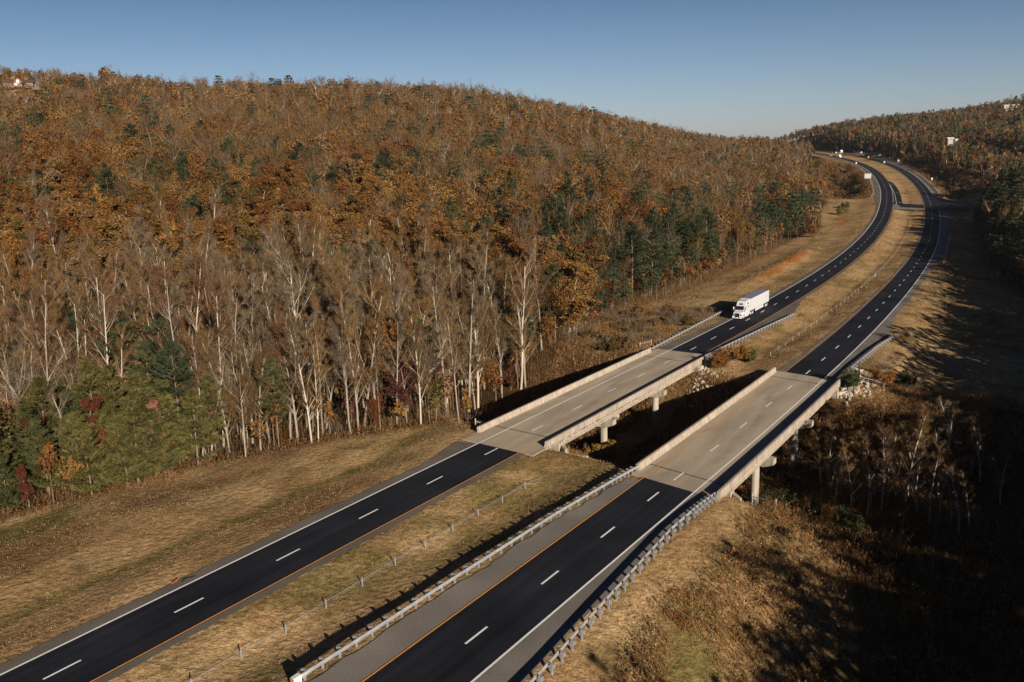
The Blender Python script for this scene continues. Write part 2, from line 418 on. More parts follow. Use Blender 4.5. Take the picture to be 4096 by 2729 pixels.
def ground_z(X, Y, full=False):
    shp = np.shape(X)
    X = np.asarray(X, float).ravel(); Y = np.asarray(Y, float).ravel()
    sA, dA, zA = A.locate(X, Y); sB, dB, zB = B.locate(X, Y)
    r = np.hypot(X, Y); az = np.degrees(np.arctan2(X, Y))
    rc = np.interp(az, AZ, RC); zc = 38.9 + rc * np.interp(az, AZ, EL) - np.interp(az, [-25, -20], [11, 20]); r0 = np.interp(az, AZ, R0)
    t = (r - r0) / (rc - r0)
    base = np.where(az > 14, np.clip(tab(r, [(0, -6.5), (330, -3.5), (520, 0)]), -9, 0), -3.2)
    rough = (vnoise(X, Y, 45, 1) - .5) * 3.0 + (vnoise(X, Y, 15, 2) - .5) * 0.9
    tt = np.clip(t, 0, 1)
    hill = base + (zc - base) * (tt ** 1.12) + rough * smooth(t, -.1, .2) - np.clip(t - 1, 0, 9) ** 1.0 * 60 * smooth(t, 1, 1.4)
    hill = np.maximum(hill, -25)
    # left verge
    uL = -dA + edgeA_L(sA)
    bedL = -0.09 - 1.0 * smooth(uL, .3, 10) + 0.5 * smooth(uL, 10, 26)
    far = smooth(sA, 420, 560)
    w = smooth(uL, 12 - 7 * far, 42 - 18 * far)
    zl = (zA + bedL) * (1 - w) + hill * w
    # a cut bank of bare clay beside the outer verge, then falling ground behind the guard rail further on
    zl = zl + 1.6 * np.exp(-((uL - 13) / 4.5) ** 2) * smooth(sA, 265, 300) * (1 - smooth(sA, 380, 420))
    zl = zl - 12.0 * smooth(uL, 1.5, 22) * (1 - smooth(uL, 24, 40)) * smooth(sA, 640, 700) * (1 - smooth(sA, 860, 930))
    # median
    um = dA - edgeA_R(sA); vm = -dB + edgeB_L(sB)
    wid = np.maximum(um + vm, .5)
    fr = np.clip(um / wid, 0, 1)
    zm = zA * (1 - fr) + zB * fr - 0.09 - np.minimum(0.85, wid * .06) * np.sin(pi * fr) ** 2
    # right verge
    uR = dB - edgeB_R(sB)
    near = 1 - smooth(sB, 95, 200)
    bedR = -0.09 - near * (1.0 * smooth(uR, .5, 6) + 6.4 * smooth(uR, 4, 26)) - (1 - near) * (2.6 * smooth(uR, .8, 14))
    far = smooth(sB, 380, 520)
    w = smooth(uR, 14 - 8 * far, 60 - 34 * far)
    zr = (zB + bedR) * (1 - w) + hill * w
    # the side road's bank far off on the right
    z = np.where(dA < 0, zl, np.where(dB > 0, zr, zm))
    on = (dA > edgeA_L(sA) - .4) & (dA < edgeA_R(sA) + .4)
    z = np.where(on, zA - 0.09, z)
    on2 = (dB > edgeB_L(sB) - .4) & (dB < edgeB_R(sB) + .4)
    z = np.where(on2, zB - 0.09, z)
    # ravine under the two bridges
    c = np.abs((X - CREEK_P[0]) * CREEK_N[0] + (Y - CREEK_P[1]) * CREEK_N[1])
    l = (X - CREEK_P[0]) * CREEK_D[0] + (Y - CREEK_P[1]) * CREEK_D[1]
    zrav = -8.6 + 8.4 * np.clip((c - 11.5) / 17.5, 0, 30) + (vnoise(X, Y, 5, 9) - .5) * .7 + 6 * smooth(-l, 45, 110) + 4 * smooth(l, 70, 150) + np.maximum(0, np.abs(l) - 70) * .6
    z = np.where(Y < 420, np.minimum(z, zrav), z)
    z = z + (vnoise(X, Y, 6, 4) - .5) * 0.28 * smooth(np.where(dA < 0, uL, np.where(dB > 0, uR, np.minimum(um, vm))), 1.0, 4)
    if full: return z, sA, dA, uL, sB, dB, uR, um, vm, c, l, t
    return z.reshape(shp)
def gz(x, y): return float(ground_z(np.array([x]), np.array([y]))[0])

# where is it in the picture (only used to judge how large a tree shows and to name its place)
def project(P):
    P = np.atleast_2d(P).astype(float) - np.array([0, 0, CAM_H])
    x = P @ np.array(RIGHT); y = P @ np.array(UPV); zc = P @ np.array(FWD)
    zc_ = np.where(zc > 1, zc, 1)
    return np.stack([.5 + x / zc_ * (31.8 / 36), .5 - y / zc_ * (31.8 / 36) * 1024 / 682, zc], 1)

# ------------------------------------------------------------------ ground: one sheet out to the horizon
gx = np.concatenate([[-6000, -3500, -2200, -1500], np.arange(-1100, -420, 26), np.arange(-420, -130, 9), np.arange(-130, 130, 1.5),
                     np.arange(130, 300, 2.6), np.arange(300, 560, 6), np.arange(560, 1000, 20), [1050, 1200, 1500, 2200, 3500, 6000]])
gy = np.concatenate([[-600, -300, -150, -60], np.arange(-30, 45, 5), np.arange(45, 260, 1.5), np.arange(260, 560, 2.6),
                     np.arange(560, 1000, 6), np.arange(1000, 1700, 20), [1750, 2000, 2600, 3600, 6000, 9000]])
GX, GY = np.meshgrid(gx, gy)
Z, sA_, dA_, uL_, sB_, dB_, uR_, um_, vm_, c_, l_, t_ = ground_z(GX, GY, True)
V = np.stack([GX.ravel(), GY.ravel(), Z], 1)
nx, ny = len(gx), len(gy)
idx = np.arange(nx * ny).reshape(ny, nx)
F = np.stack([idx[:-1, :-1].ravel(), idx[:-1, 1:].ravel(), idx[1:, 1:].ravel(), idx[1:, :-1].ravel()], 1)
me = np_mesh('ground', V, F, ['ground'])
# real colours of the ground: straw grass, green strips, clay, leaf litter
X_, Y_ = GX.ravel(), GY.ravel()
n1 = vnoise(X_, Y_, 9, 21); n2 = vnoise(X_, Y_, 3.2, 22); n3 = vnoise(sA_, uL_ * 6, 14, 23)
straw = np.array([0.405, 0.268, 0.140]); straw2 = np.array([0.45, 0.315, 0.175]); green = np.array([0.15, 0.135, 0.045])
olive = np.array([0.215, 0.155, 0.062]); clay = np.array([0.40, 0.155, 0.045]); litter = np.array([0.06, 0.034, 0.017]); earth = np.array([0.17, 0.10, 0.05])
def lerp(a, b, w): return a * (1 - w[:, None]) + b * w[:, None]
c = lerp(np.tile(straw, (len(X_), 1)), straw2, smooth(n1, .35, .75))
c = lerp(c, olive, smooth(n2 * .6 + vnoise(X_, Y_, 18, 25) * .4, .52, .72) * .75)
left = dA_ < 0; right_ = dB_ > 0; med = ~left & ~right_
band = lambda u, a, w_: np.exp(-((u - a) / w_) ** 2)
strip = np.where(left, .85 * band(uL_ + 1.5 * (n1 - .5), 8.5, 1.3) * (sA_ < 130) + .9 * smooth(uL_, 25, 30) * (1 - smooth(uL_, 35, 37)) * (sA_ < 112) * smooth(n3, .25, .6)
                 + .8 * band(uL_ + 3 * (n1 - .5), 16, 3) * smooth(sA_, 300, 340) * (1 - smooth(sA_, 560, 600)) * smooth(n3, .4, .7), 0)
c = lerp(c, earth * 1.25, .6 * smooth(vnoise(X_, Y_, 13, 41) * .65 + n2 * .35, .54, .7) * np.where(left & (sA_ < 135), 1, .45))
c = lerp(c, straw2 * 1.12, .7 * smooth(vnoise(X_, Y_, 10, 43) * .7 + n2 * .3, .6, .74))
c = lerp(c, green, np.clip(strip, 0, 1))
c = lerp(c, earth, np.where(left & (sA_ < 130), .55 * smooth(uL_, 17, 21) * (1 - smooth(uL_, 26, 30)), 0) * smooth(n1, .2, .7))
c = lerp(c, green, np.where(med, .55 * smooth(vnoise(X_, Y_, 5, 33), .58, .75) * (sA_ < 140), 0))
c = lerp(c, earth, np.where(med & (sA_ > 185), .7 * band(um_ + 2 * (n1 - .5), 8.8, .8) * smooth(vnoise(sA_, um_, 9, 35), .3, .6), 0))
c = lerp(c, green, np.where(right_ & (sB_ < 110), .8 * smooth(vnoise(X_, Y_, 7, 37), .55, .7) * smooth(uR_, 4, 8), 0))
def patch(s0, u0, ls, lu, amp=1.0, road='A'):
    s, u = (sA_, uL_) if road == 'A' else (sB_, uR_)
    e = ((s - s0) / ls) ** 2 + ((u - u0) / lu) ** 2 + (n2 - .5) * 1.1 + (n1 - .5) * .8
    return np.where(left, amp * (1 - smooth(e, .35, 1.0)), 0)
for (s0, u0, ls, lu, am) in ((312, 11.5, 22, 2.3, .9), (352, 12.6, 26, 3.4, 1.0), (520, 14, 20, 4.5, 1.0), (545, 16, 14, 3, .7), (222, 26, 7, 1.6, .8), (95, 23, 5, .8, .35)):
    c = lerp(c, clay, patch(s0, u0, ls, lu, am))
wl = tab(sA_, WOOD_L) + edgeA_L(sA_) + 0.0; wr = tab(sB_, WOOD_R)
wood = np.where(left, smooth(-dA_ - tab(sA_, WOOD_L), -2, 2.5), np.where(right_, smooth(dB_ - tab(sB_, WOOD_R), -6, 6), 0))
c = lerp(c, litter, wood)
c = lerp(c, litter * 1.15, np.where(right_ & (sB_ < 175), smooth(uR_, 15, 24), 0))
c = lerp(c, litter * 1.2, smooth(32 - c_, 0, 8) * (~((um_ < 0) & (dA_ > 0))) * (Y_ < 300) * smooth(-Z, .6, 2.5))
c = lerp(c, litter * 1.3, np.where(left, smooth(sA_, 650, 690) * (1 - smooth(sA_, 880, 930)) * smooth(uL_, 2, 5), 0) * .9)
c = lerp(c, litter * 1.6, np.where(left & (sA_ > 150) & (sA_ < 240), smooth(uL_, 2.5, 5) * (1 - smooth(sA_, 205, 235)), 0) * .8)
a = me.attributes.new('ground_color', 'FLOAT_COLOR', 'POINT')
cc = np.ones((len(X_), 4), np.float32); cc[:, :3] = c; a.data.foreach_set('color', cc.ravel())
a = me.attributes.new('road_uv', 'FLOAT_VECTOR', 'POINT')
rv = np.zeros((len(X_), 3), np.float32)
rv[:, 0] = np.where(right_, sB_, sA_); rv[:, 1] = np.where(right_, dB_ + 200, dA_)
a.data.foreach_set('vector', rv.ravel())
me.polygons.foreach_set('use_smooth', np.ones(len(F), bool))
ground = link_mesh('ground', me); tag(ground, kind='structure')

# ------------------------------------------------------------------ road sheets and markings
def strip_mesh(name, road, s0, s1, dl, dr, dz, mat, step=2.0, jl=0.0, jr=0.0, uv=False, kind='structure', parent=None, seed=0, skew=0.0, nd=1):
    n = max(2, int((s1 - s0) / step) + 1)
    s = np.linspace(s0, s1, n)
    L = (dl(s) if callable(dl) else np.full(n, dl)) + jl * (vnoise(s, s * 0 + 3, 1.3, seed) - .5 + .6 * (vnoise(s, s * 0 + 9, 5, seed) - .5))
    Rr = (dr(s) if callable(dr) else np.full(n, dr)) + jr * (vnoise(s, s * 0 + 5, 1.3, seed + 1) - .5 + .6 * (vnoise(s, s * 0 + 7, 5, seed)-.5))
    cols = []; dd = []
    for k in range(nd + 1):
        d = L + (Rr - L) * k / nd
        ss = s + skew * d if skew else s
        cols.append(road.at(ss, d, dz)); dd.append(d)
    V = np.stack(cols, 1).reshape(-1, 3)
    ii = np.arange(n * (nd + 1)).reshape(n, nd + 1)
    F = np.stack([ii[:-1, :-1].ravel(), ii[:-1, 1:].ravel(), ii[1:, 1:].ravel(), ii[1:, :-1].ravel()], 1)
    me = np_mesh(name, V, F, [mat])
    if uv:
        u = me.uv_layers.new(name='road')
        D_ = np.stack(dd, 1).ravel(); S_ = np.repeat(s, nd + 1)
        u.data.foreach_set('uv', np.stack([S_[F].ravel(), D_[F].ravel()], 1).astype(np.float32).ravel())
    o = link_mesh(name, me, parent)
    if kind: o['kind'] = kind
    return o

def seg(road, name, s0, s1, dl, dr, dz, mat, **k): return strip_mesh(name, road, s0, s1, dl, dr, dz, mat, **k)
SKA, SKB = -0.13, -0.26
A0, A1, B0, B1 = 114.2, 183.1, 108.4, 170.4       # where asphalt meets the approach slabs
seg(A, 'road_shoulder', -90, A0, edgeA_L, edgeA_R, -0.004, 'shoulder_brown', jl=.35, jr=.35, step=.7, seed=1, nd=4)
seg(A, 'road_shoulder', A1, 1390, edgeA_L, edgeA_R, -0.004, 'shoulder_brown', jl=.35, jr=.35, step=1.2, seed=3, nd=4)
seg(B, 'road_shoulder', -70, B0, edgeB_L, edgeB_R, -0.004, 'shoulder', jl=.6, jr=.35, step=.7, seed=5, nd=4)
seg(B, 'road_shoulder', B1, 1360, edgeB_L, edgeB_R, -0.004, 'shoulder', jl=.4, jr=.35, step=1.2, seed=7, nd=4)
seg(A, 'road_asphalt', -90, A0, -3.8, 3.82, 0.0, 'asphalt', uv=True, skew=SKA, nd=4, step=1)
seg(A, 'road_asphalt', A1, 1390, -3.8, 3.82, 0.0, 'asphalt', uv=True, nd=4)
seg(B, 'road_asphalt', -70, B0, -3.82, 3.8, 0.0, 'asphalt', uv=True, skew=SKB, nd=4, step=1)
seg(B, 'road_asphalt', B1, 1360, -3.82, 3.8, 0.0, 'asphalt', uv=True, skew=SKB, nd=4, step=1)

def dashes(name, road, mids, mat, half=1.6, w=.11):
    Vs = []; Fs = []; n = 0
    for m in mids:
        s = np.array([m - half, m, m + half])
        L = road.at(s, -w, .0045); R_ = road.at(s, w, .0045)
        Vs.append(np.concatenate([L, R_])); Fs += [(n, n + 3, n + 4, n + 1), (n + 1, n + 4, n + 5, n + 2)]; n += 6
    me = np_mesh(name, np.concatenate(Vs), Fs, [mat]); o = link_mesh(name, me); o['kind'] = 'structure'; return o
mA = [75 + 12.2 * k for k in range(-9, 0)] + [75, 87.3, 99.7, 112.4, 124.7, 137.1, 149.5, 161.4, 173.3, 187.2, 199.2, 211.5, 223.4, 235.9] + [248 + 12.21 * k for k in range(90)]
mB = [68 + 12.2 * k for k in range(-9, 0)] + [68, 80.2, 92.3, 104, 111.7, 124.3, 136.2, 148.8, 160.7, 172.9, 184.7] + [196.9 + 12.21 * k for k in range(94)]
dashes('lane_dashes', A, mA, 'line_white'); dashes('lane_dashes', B, mB, 'line_white')
seg(A, 'edge_line', -90, 1390, -3.77, -3.54, .0045, 'line_white')
seg(A, 'edge_line', -90, 600, 3.58, 3.74, .0045, 'line_yellow'); seg(A, 'edge_line', 612, 735, 3.58, 3.74, .0045, 'line_white'); seg(A, 'edge_line', 745, 1390, 3.58, 3.74, .0045, 'line_yellow')
seg(B, 'edge_line', -70, 1360, -3.74, -3.58, .0045, 'line_yellow')
seg(B, 'edge_line', -70, 578, 3.54, 3.77, .0045, 'line_white'); seg(B, 'edge_line', 664, 1360, 3.55, 3.74, .0045, 'line_white')

def poly_sheet(name, road, sd, dz, mat):
    P = [road.at(s, d, dz) for s, d in sd]
    b = MB(); b.add(P, [tuple(range(len(P)))]); o = b.build(name, mat); o['kind'] = 'structure'; return o
# left-turn lane, median crossover, side road on the right
seg(A, 'turn_lane', 604, 776, 3.82, lambda s: tab(s, [(604, 9.5), (612, 8.8), (654, 8.4), (714, 7.7), (758, 6.4), (776, 3.95)]), .002, 'asphalt', nd=2)
seg(A, 'turn_lane_line', 603, 740, lambda s: tab(s, [(603, 5.6), (740, 3.75)]) - .1, lambda s: tab(s, [(603, 5.6), (740, 3.75)]) + .1, .0065, 'line_white')
for s0, d0, d1 in ((742, 4.5, 6.6), (675, 5.6, 7.6), (612, 6.2, 8.6)): seg(A, 'stop_line', s0 - .35, s0 + .35, d0, d1, .0065, 'line_white', step=.7)
def cross_sheet(name, rows, dz, mat):
    # rows of (sA, frac 0..1 across the median from A's edge to B's edge)
    V = []
    for sa, sb, fr in rows:
        p = A.at(sa, 3.82, dz) * (1 - fr) + B.at(sb, -3.82, dz) * fr; V.append(p)
    return V
def quad_strip(name, L, R_, dz, mat, n=8):
    """sheet between two edges across the median, from A (sa) to B (sb)"""
    V = []; F = []
    for k in range(n + 1):
        f = k / n; f2 = f
        for (sa, sb) in (L, R_):
            bend = (1 - (1 - f) ** 2)
            sa2 = sa
            p = A.at(sa2, 3.82, dz) * (1 - f2) + B.at(sb, -3.82, dz) * f2; V.append(p)
        if k: F.append((2 * k - 2, 2 * k - 1, 2 * k + 1, 2 * k))
    b = MB(); b.add(V, F); o = b.build(name, mat); o['kind'] = 'structure'; return o
quad_strip('crossover_asphalt', (610, 612), (586, 592), .003, 'asphalt')
quad_strip('crossover_apron', (588, 592), (573, 584), .004, 'shoulder')
poly_sheet('crossover_apron', A, [(573, 3.9), (604, 3.9), (604, 5.6), (590, 8)], .0042, 'shoulder')
seg(B, 'side_road', 578, 664, 3.8, lambda s: tab(s, [(578, 9.5), (584, 22), (588, 44), (606, 44), (612, 22), (637, 11), (664, 4.6)]), .001, 'asphalt', step=1.5, nd=3)
# guard against ground poking through the side road: it sits on its own low bank
def bank(name, road, s0, s1, d0, d1, z0, mat):
    b = MB()
    P = [road.at(s0, d0, -.05), road.at(s0 - 2, d1, -.05), road.at(s1 + 2, d1, -.05), road.at(s1, d0, -.05)]
    b.add(P + [Vector(p) + Vector((0, 0, z0)) for p in P], [(0, 1, 2, 3), (4, 7, 6, 5), (0, 4, 5, 1), (1, 5, 6, 2), (2, 6, 7, 3), (3, 7, 4, 0)])
    o = b.build(name, mat); o['kind'] = 'structure'; return o
bank('side_road_bank', B, 583, 613, 8.0, 44, -3.0, 'shoulder')

# ------------------------------------------------------------------ swept solids
def sweep(mb, road, s0, s1, prof, step=2.0, zoff=0.0, skew=0.0):
    """closed profile [(d, z)...] swept along the road; prof may be a function of s"""
    n = max(2, int(abs(s1 - s0) / step) + 1)
    s = np.linspace(s0, s1, n); V = []; m = None
    for x in s:
        pr = prof(x) if callable(prof) else prof
        m = len(pr)
        for d, z in pr: V.append(road.pt(x + skew * d, d, z + zoff))
    F = []
    for k in range(n - 1):
        for q in range(m):
            a = k * m + q; b = k * m + (q + 1) % m
            F.append((a, b, b + m, a + m))
    F.append(tuple(range(m - 1, -1, -1))); F.append(tuple(range((n - 1) * m, n * m)))
    mb.add(V, F)

# ------------------------------------------------------------------ bridges
def jersey(inner, outer, sgn):
    """barrier profile; inner face towards the traffic. sgn=+1: barrier on the right side"""
    i, o = inner, outer
    return [(i, -.02), (i, .08), (i + sgn * .10, .30), (i + sgn * .19, .86), (o, .86), (o, -.32), (o - sgn * .05, -.36), (i + sgn * .05, -.36)]

def build_bridge(label, road, sk, s_slab0, s_j0, s_j1, s_slab1, dL, dR, pL, pR, piers, cols, zb):
    br = empty('bridge', road.pt((s_j0 + s_j1) / 2, 0, 0), 0, label, 'bridge', None)
    base = br.location.copy()
    def fin(mb, name, mat):
        mb.v = [tuple(Vector(p) - base) for p in mb.v]
        return mb.build(name, mat, br)
    # deck slab with wear texture
    for nm, a, b in (('approach_slab', s_slab0, s_j0), ('deck', s_j0, s_j1), ('approach_slab', s_j1, s_slab1)):
        mb = MB(); sweep(mb, road, a + .03, b - .03, [(dL, 0), (dL, -.24), (dR, -.24), (dR, 0)][::-1], 1.5, 0, sk)
        o = fin(mb, nm, 'deck')
        me = o.data; u = me.uv_layers.new(name='road')
        co = np.array([Vector(v.co) + base for v in me.vertices]); s_, d_, _ = road.locate(co[:, 0], co[:, 1])
        li = np.empty(len(me.loops), np.int32); me.loops.foreach_get('vertex_index', li)
        u.data.foreach_set('uv', np.stack([s_[li], d_[li]], 1).astype(np.float32).ravel())
    for sj in (s_j0, s_j1):
        mb = MB(); sweep(mb, road, sj - .17, sj + .17, [(dL + .3, .003), (dL + .3, -.1), (dR - .3, -.1), (dR - .3, .003)][::-1], .2, 0, sk)
        fin(mb, 'expansion_joint', 'joint')
    # parapets
    for (a, b, i, o_, sg) in (pL, pR):
        mb = MB(); sweep(mb, road, a, b, jersey(i, o_, sg), 2.0)
        fin(mb, 'parapet', 'barrier_concrete')
        for k in np.arange(a + 6, b - 3, 9.0):
            mb = MB()
            p = road.pt(k, i + sg * .12, .62); mb.box(p, (.10, .06, .10), road.ang(k))
            fin(mb, 'reflector', 'white_paint')
    # girders
    for k in range(5):
        d = dL + .9 + (dR - dL - 1.8) * k / 4
        mb = MB(); sweep(mb, road, s_j0 + .6, s_j1 - .6, [(d - .3, -.25), (d - .3, -.40), (d - .1, -.5), (d - .1, -1.05), (d - .3, -1.15), (d - .3, -1.35), (d + .3, -1.35), (d + .3, -1.15), (d + .1, -1.05), (d + .1, -.5), (d + .3, -.40), (d + .3, -.25)][::-1], 4.0)
        fin(mb, 'girder', 'barrier_concrete')
    # piers
    for ps in piers:
        an = road.ang(ps)
        c = road.pt(ps, (dL + dR) / 2, 0)
        mb = MB()
        w = dR - dL + .5
        nrm = Vector((sin(an), -cos(an), 0)); tn = Vector((cos(an), sin(an), 0))
        P = []
        for sd in (-.62, .62):
            for (dd, z) in ((-w / 2, -1.37), (w / 2, -1.37), (w / 2, -2.15), (w / 2 - 1.5, -2.75), (-w / 2 + 1.5, -2.75), (-w / 2, -2.15)):
                P.append(c + nrm * dd + tn * (sd + sk * dd) + Vector((0, 0, z)))
        mb.add(P, [(0, 1, 2, 3, 4, 5), (11, 10, 9, 8, 7, 6)] + [(k, k + 6, (k + 1) % 6 + 6, (k + 1) % 6) for k in range(6)])
        fin(mb, 'pier_cap', 'concrete')
        for dd in cols:
            p = road.pt(ps + sk * dd, dd, 0); g = gz(p.x, p.y)
            mb = MB(); mb.cyl((p.x, p.y, -2.76), (p.x, p.y, g - .5), .56, .56, 20)
            fin(mb, 'column', 'concrete')
    # abutments with wing walls
    for sj, sg in ((s_j0, -1), (s_j1, 1)):
        mb = MB(); sweep(mb, road, sj - .45 if sg > 0 else sj - .9, sj + .9 if sg > 0 else sj + .45, [(dL - .1, -.38), (dL - .1, -3.6), (dR + .1, -3.6), (dR + .1, -.38)], .6, 0, sk)
        fin(mb, 'abutment', 'concrete')
        for d0, d1 in ((dL - .14, dL - 1.5), (dR + .14, dR + 1.5)):
            s_a = sj + sk * d0
            mb = MB()
            q = [road.pt(s_a - sg * .5, d0), road.pt(s_a + sg * .2, d0), road.pt(s_a + sg * 1.6, d1), road.pt(s_a + sg * .9, d1)]
            mb.add([p + Vector((0, 0, -.75)) for p in q] + [p + Vector((0, 0, -3.4)) for p in q],
                   [(0, 1, 2, 3), (7, 6, 5, 4), (0, 4, 5, 1), (1, 5, 6, 2), (2, 6, 7, 3), (3, 7, 4, 0)])
            fin(mb, 'wing_wall', 'concrete')
    return br

bridge_far = build_bridge('far concrete bridge carrying the left carriageway with the white lorry', A, SKA, A0, 122.0, 175.5, A1, -6.75, 5.95,
                          (118.8, 180.4, -6.25, -6.75, -1), (117.3, 177.8, 5.45, 5.95, 1), (138.5, 158.7), (-4.0, 4.2), -8)
bridge_near = build_bridge('near concrete bridge carrying the right carriageway over the ravine', B, SKB, B0, 113.0, 166.0, B1, -5.55, 6.95,
                           (111.2, 170.8, -5.05, -5.55, -1), (107.0, 168.6, 6.45, 6.95, 1), (129.3, 148.8), (-3.6, 4.4), -8)

# ------------------------------------------------------------------ guard rails
def wbeam(z=.0):
    # thin W section (d outwards, z up)
    pr = [(0, .82), (.045, .80), (.075, .73), (.075, .70), (.01, .66), (.01, .63), (.075, .59), (.075, .56), (.045, .49), (0, .47)]
    return pr
def guard_rail(label, road, pts, spacing, side, name='guard_rail', group='steel guard rails along the road', z0=0.0, end=None, dense=None, term=True):
    """pts (s, d); side=+1 the traffic face looks to smaller d"""
    ss = np.array([p[0] for p in pts], float)
    ff = lambda s: float(np.interp(s, ss, [p[1] for p in pts]))
    s0, s1 = ss[0], ss[-1]
    c = road.pt(s0, ff(s0), 0); root = empty(name, c, 0, label, 'guard rail', group)
    base = Vector(c)
    zg = lambda s: z0
    mb = MB()
    def prof(s):
        d = ff(s)
        f = [(d - side * a, z) for a, z in wbeam()]
        return f + [(d - side * (a - .012), z) for a, z in wbeam()[::-1]]
    sweep(mb, road, s0, s1, prof, 2.0, z0)
    mb.v = [tuple(Vector(p) - base) for p in mb.v]
    mb.build('rail', 'steel', root)
    pm = None
    s = s0 + .6
    k = 0
    while s < s1 and k < 99:
        d = ff(s)
        p = road.pt(s, d + side * .30, z0)
        q = road.pt(s, d + side * .10, z0)
        if pm is None:
            m2 = MB()
            m2.box((0, 0, .05), (.16, .02, 1.55)); m2.box((0, .085, .05), (.12, .015, 1.55)); m2.box((0, -.085, .05), (.12, .015, 1.55))
            m2.box((0, -.20, .64), (.15, .20, .36))
            o = m2.build('post', 'steel', root); pm = o.data
        else:
            o = bpy.data.objects.new('post', pm); COL.objects.link(o); o.parent = root
        o.location = Vector(p) - base
        o.rotation_euler = (0, 0, road.ang(s) + (0 if side < 0 else pi) + pi)
        sp = spacing
        if dense and dense[0] < s < dense[1]: sp = spacing * .5
        s += sp; k += 1
    return root, ff, base

g1, f1, b1 = guard_rail('guard rail on the grass left of the near carriageway with striped end box', B, [(55.4, -7.55), (62, -7.35), (73, -7.15), (93, -6.55), (104, -5.8), (111.1, -5.15)], 1.9, -1, dense=(104, 111))
# crash cushion head with orange and black chevron
mb = MB(); p = B.pt(54.9, -7.57); an = B.ang(54)
mb.box((0, 0, .55), (.75, .42, .72)); mb.box((.9, 0, .62), (1.1, .12, .34)); mb.box((.35, 0, .2), (.12, .3, .5))
eo = mb.build('end_terminal', 'white_paint', g1); eo.location = Vector(p) - b1; eo.rotation_euler = (0, 0, an)
mb = MB(); mb.box((-.385, 0, .55), (.012, .34, .62)); ep = mb.build('marker_panel', 'orange', eo)
mb = MB()
for k in range(4):
    z = .30 + k * .15
    mb.add([(-.394, -.17, z), (-.394, .17, z + .16), (-.394, .17, z + .225), (-.394, -.17, z + .065)], [(0, 1, 2, 3)])
so = mb.build('marker_stripe', 'black_plastic', eo)
guard_rail('long guard rail down the right edge of the near carriageway to the bridge', B, [(20, 10), (58, 8.35), (66, 8.0), (76, 7.25), (86, 6.6), (95, 6.05), (102, 6.15), (106.9, 6.5)], 1.9, 1, dense=(99, 107))
guard_rail('guard rail from the far bridge past the front of the white lorry', A, [(180.5, -6.35), (196, -7.0), (214, -7.6), (230, -8.0)], 1.9, -1)
guard_rail('guard rail from the far bridge into the median across from the white lorry', A, [(177.9, 5.6), (192, 6.2), (213, 7.4), (232, 8.8)], 1.9, 1, dense=(177, 184))
guard_rail('curving guard rail beyond the near bridge beside the open grass slope', B, [(168.7, 6.6), (181, 6.7), (196, 7.4), (212, 8.9)], 1.9, 1, dense=(168, 176))
g6, f6, b6 = guard_rail('short guard rail with a yellow end under the shade of the right woods', B, [(358, 8.2), (400, 7.7), (440, 7.7), (465, 8.2)], 3.8, 1)
mb = MB(); mb.box((0, 0, .55), (.5, .5, .9)); mb.box((.4, 0, .6), (.5, .12, .32)); o = mb.build('end_terminal', 'sign_yellow', g6); o.location = B.pt(357.6, 8.3) - b6
guard_rail('far guard rail on the left shoulder behind the big blank sign', A, [(650, -9.5), (664, -7.9), (800, -7.75), (1010, -7.6)], 3.8, -1)
guard_rail('far guard rail round the outside of the right bend', B, [(632, 14), (638, 11.5), (649, 9.6), (674, 8.1), (725, 7.5), (900, 7.4), (1100, 7.3)], 5.0, 1)

# ------------------------------------------------------------------ cable barriers in the median
def cable_barrier(label, pts, spacing, anchor=True, cr=.010):
    ss = [p[0] for p in pts]; ff = lambda s: float(np.interp(s, ss, [p[1] for p in pts]))
    def gp(s):
        q = A.pt(s, ff(s)); return Vector((q.x, q.y, gz(q.x, q.y)))
    s0, s1 = ss[0], ss[-1]; base = gp(s0)
    root = empty('cable_barrier', base, 0, label, 'cable barrier', 'cable barriers in the grass median')
    S_ = np.arange(s0, s1 + .01, spacing)
    tops = [gp(s) for s in S_]
    pm = None
    for s, t in zip(S_, tops):
        if pm is None:
            m2 = MB(); m2.box((0, 0, .35), (.07, .04, 1.1)); m2.box((.04, 0, .35), (.015, .07, 1.1)); m2.box((-.04, 0, .35), (.015, .07, 1.1))
            o = m2.build('post', 'steel' if spacing < 5 else 'post_wood', root); pm = o.data
        else:
            o = bpy.data.objects.new('post', pm); COL.objects.link(o); o.parent = root
        o.location = t - base; o.rotation_euler = (0, 0, A.ang(s))
    for h, off in ((.52, .03), (.64, -.03), (.76, .03)):
        mb = MB()
        pts3 = [t + Vector((off, -off, h)) - base for t in tops]
        if anchor and h > .5:
            e = gp(s1 + 4.5) - base + Vector((0, 0, .03)); pts3 = pts3 + [e]
        for p, q in zip(pts3[:-1], pts3[1:]): mb.cyl(p, q, cr, cr, 5, False)
        mb.build('cable', 'steel', root)
    return root
cable_barrier('cable barrier on slim posts in the median grass left of the near bridge', [(30, 10.4), (75, 10.35), (95, 10.2), (105, 10.4)], 4.95)
cable_barrier('cable barrier running up the median grass beyond the bridges', [(190, 15.0), (232, 14.6), (320, 14.2), (420, 14.0), (530, 14.0)], 5.6, cr=.008)
mb = MB(); mb.box((0, 0, .55), (.10, .04, 1.2)); mb.box((0, -.03, 1.0), (.09, .015, .25))
q = A.pt(318, 14.6); o = mb.build('delineator_post', 'sign_white'); o.location = (q.x, q.y, gz(q.x, q.y)); o.rotation_euler = (0, 0, A.ang(318) + pi / 2)
tag(o, 'slim white delineator post beside the median cable barrier', 'marker post')

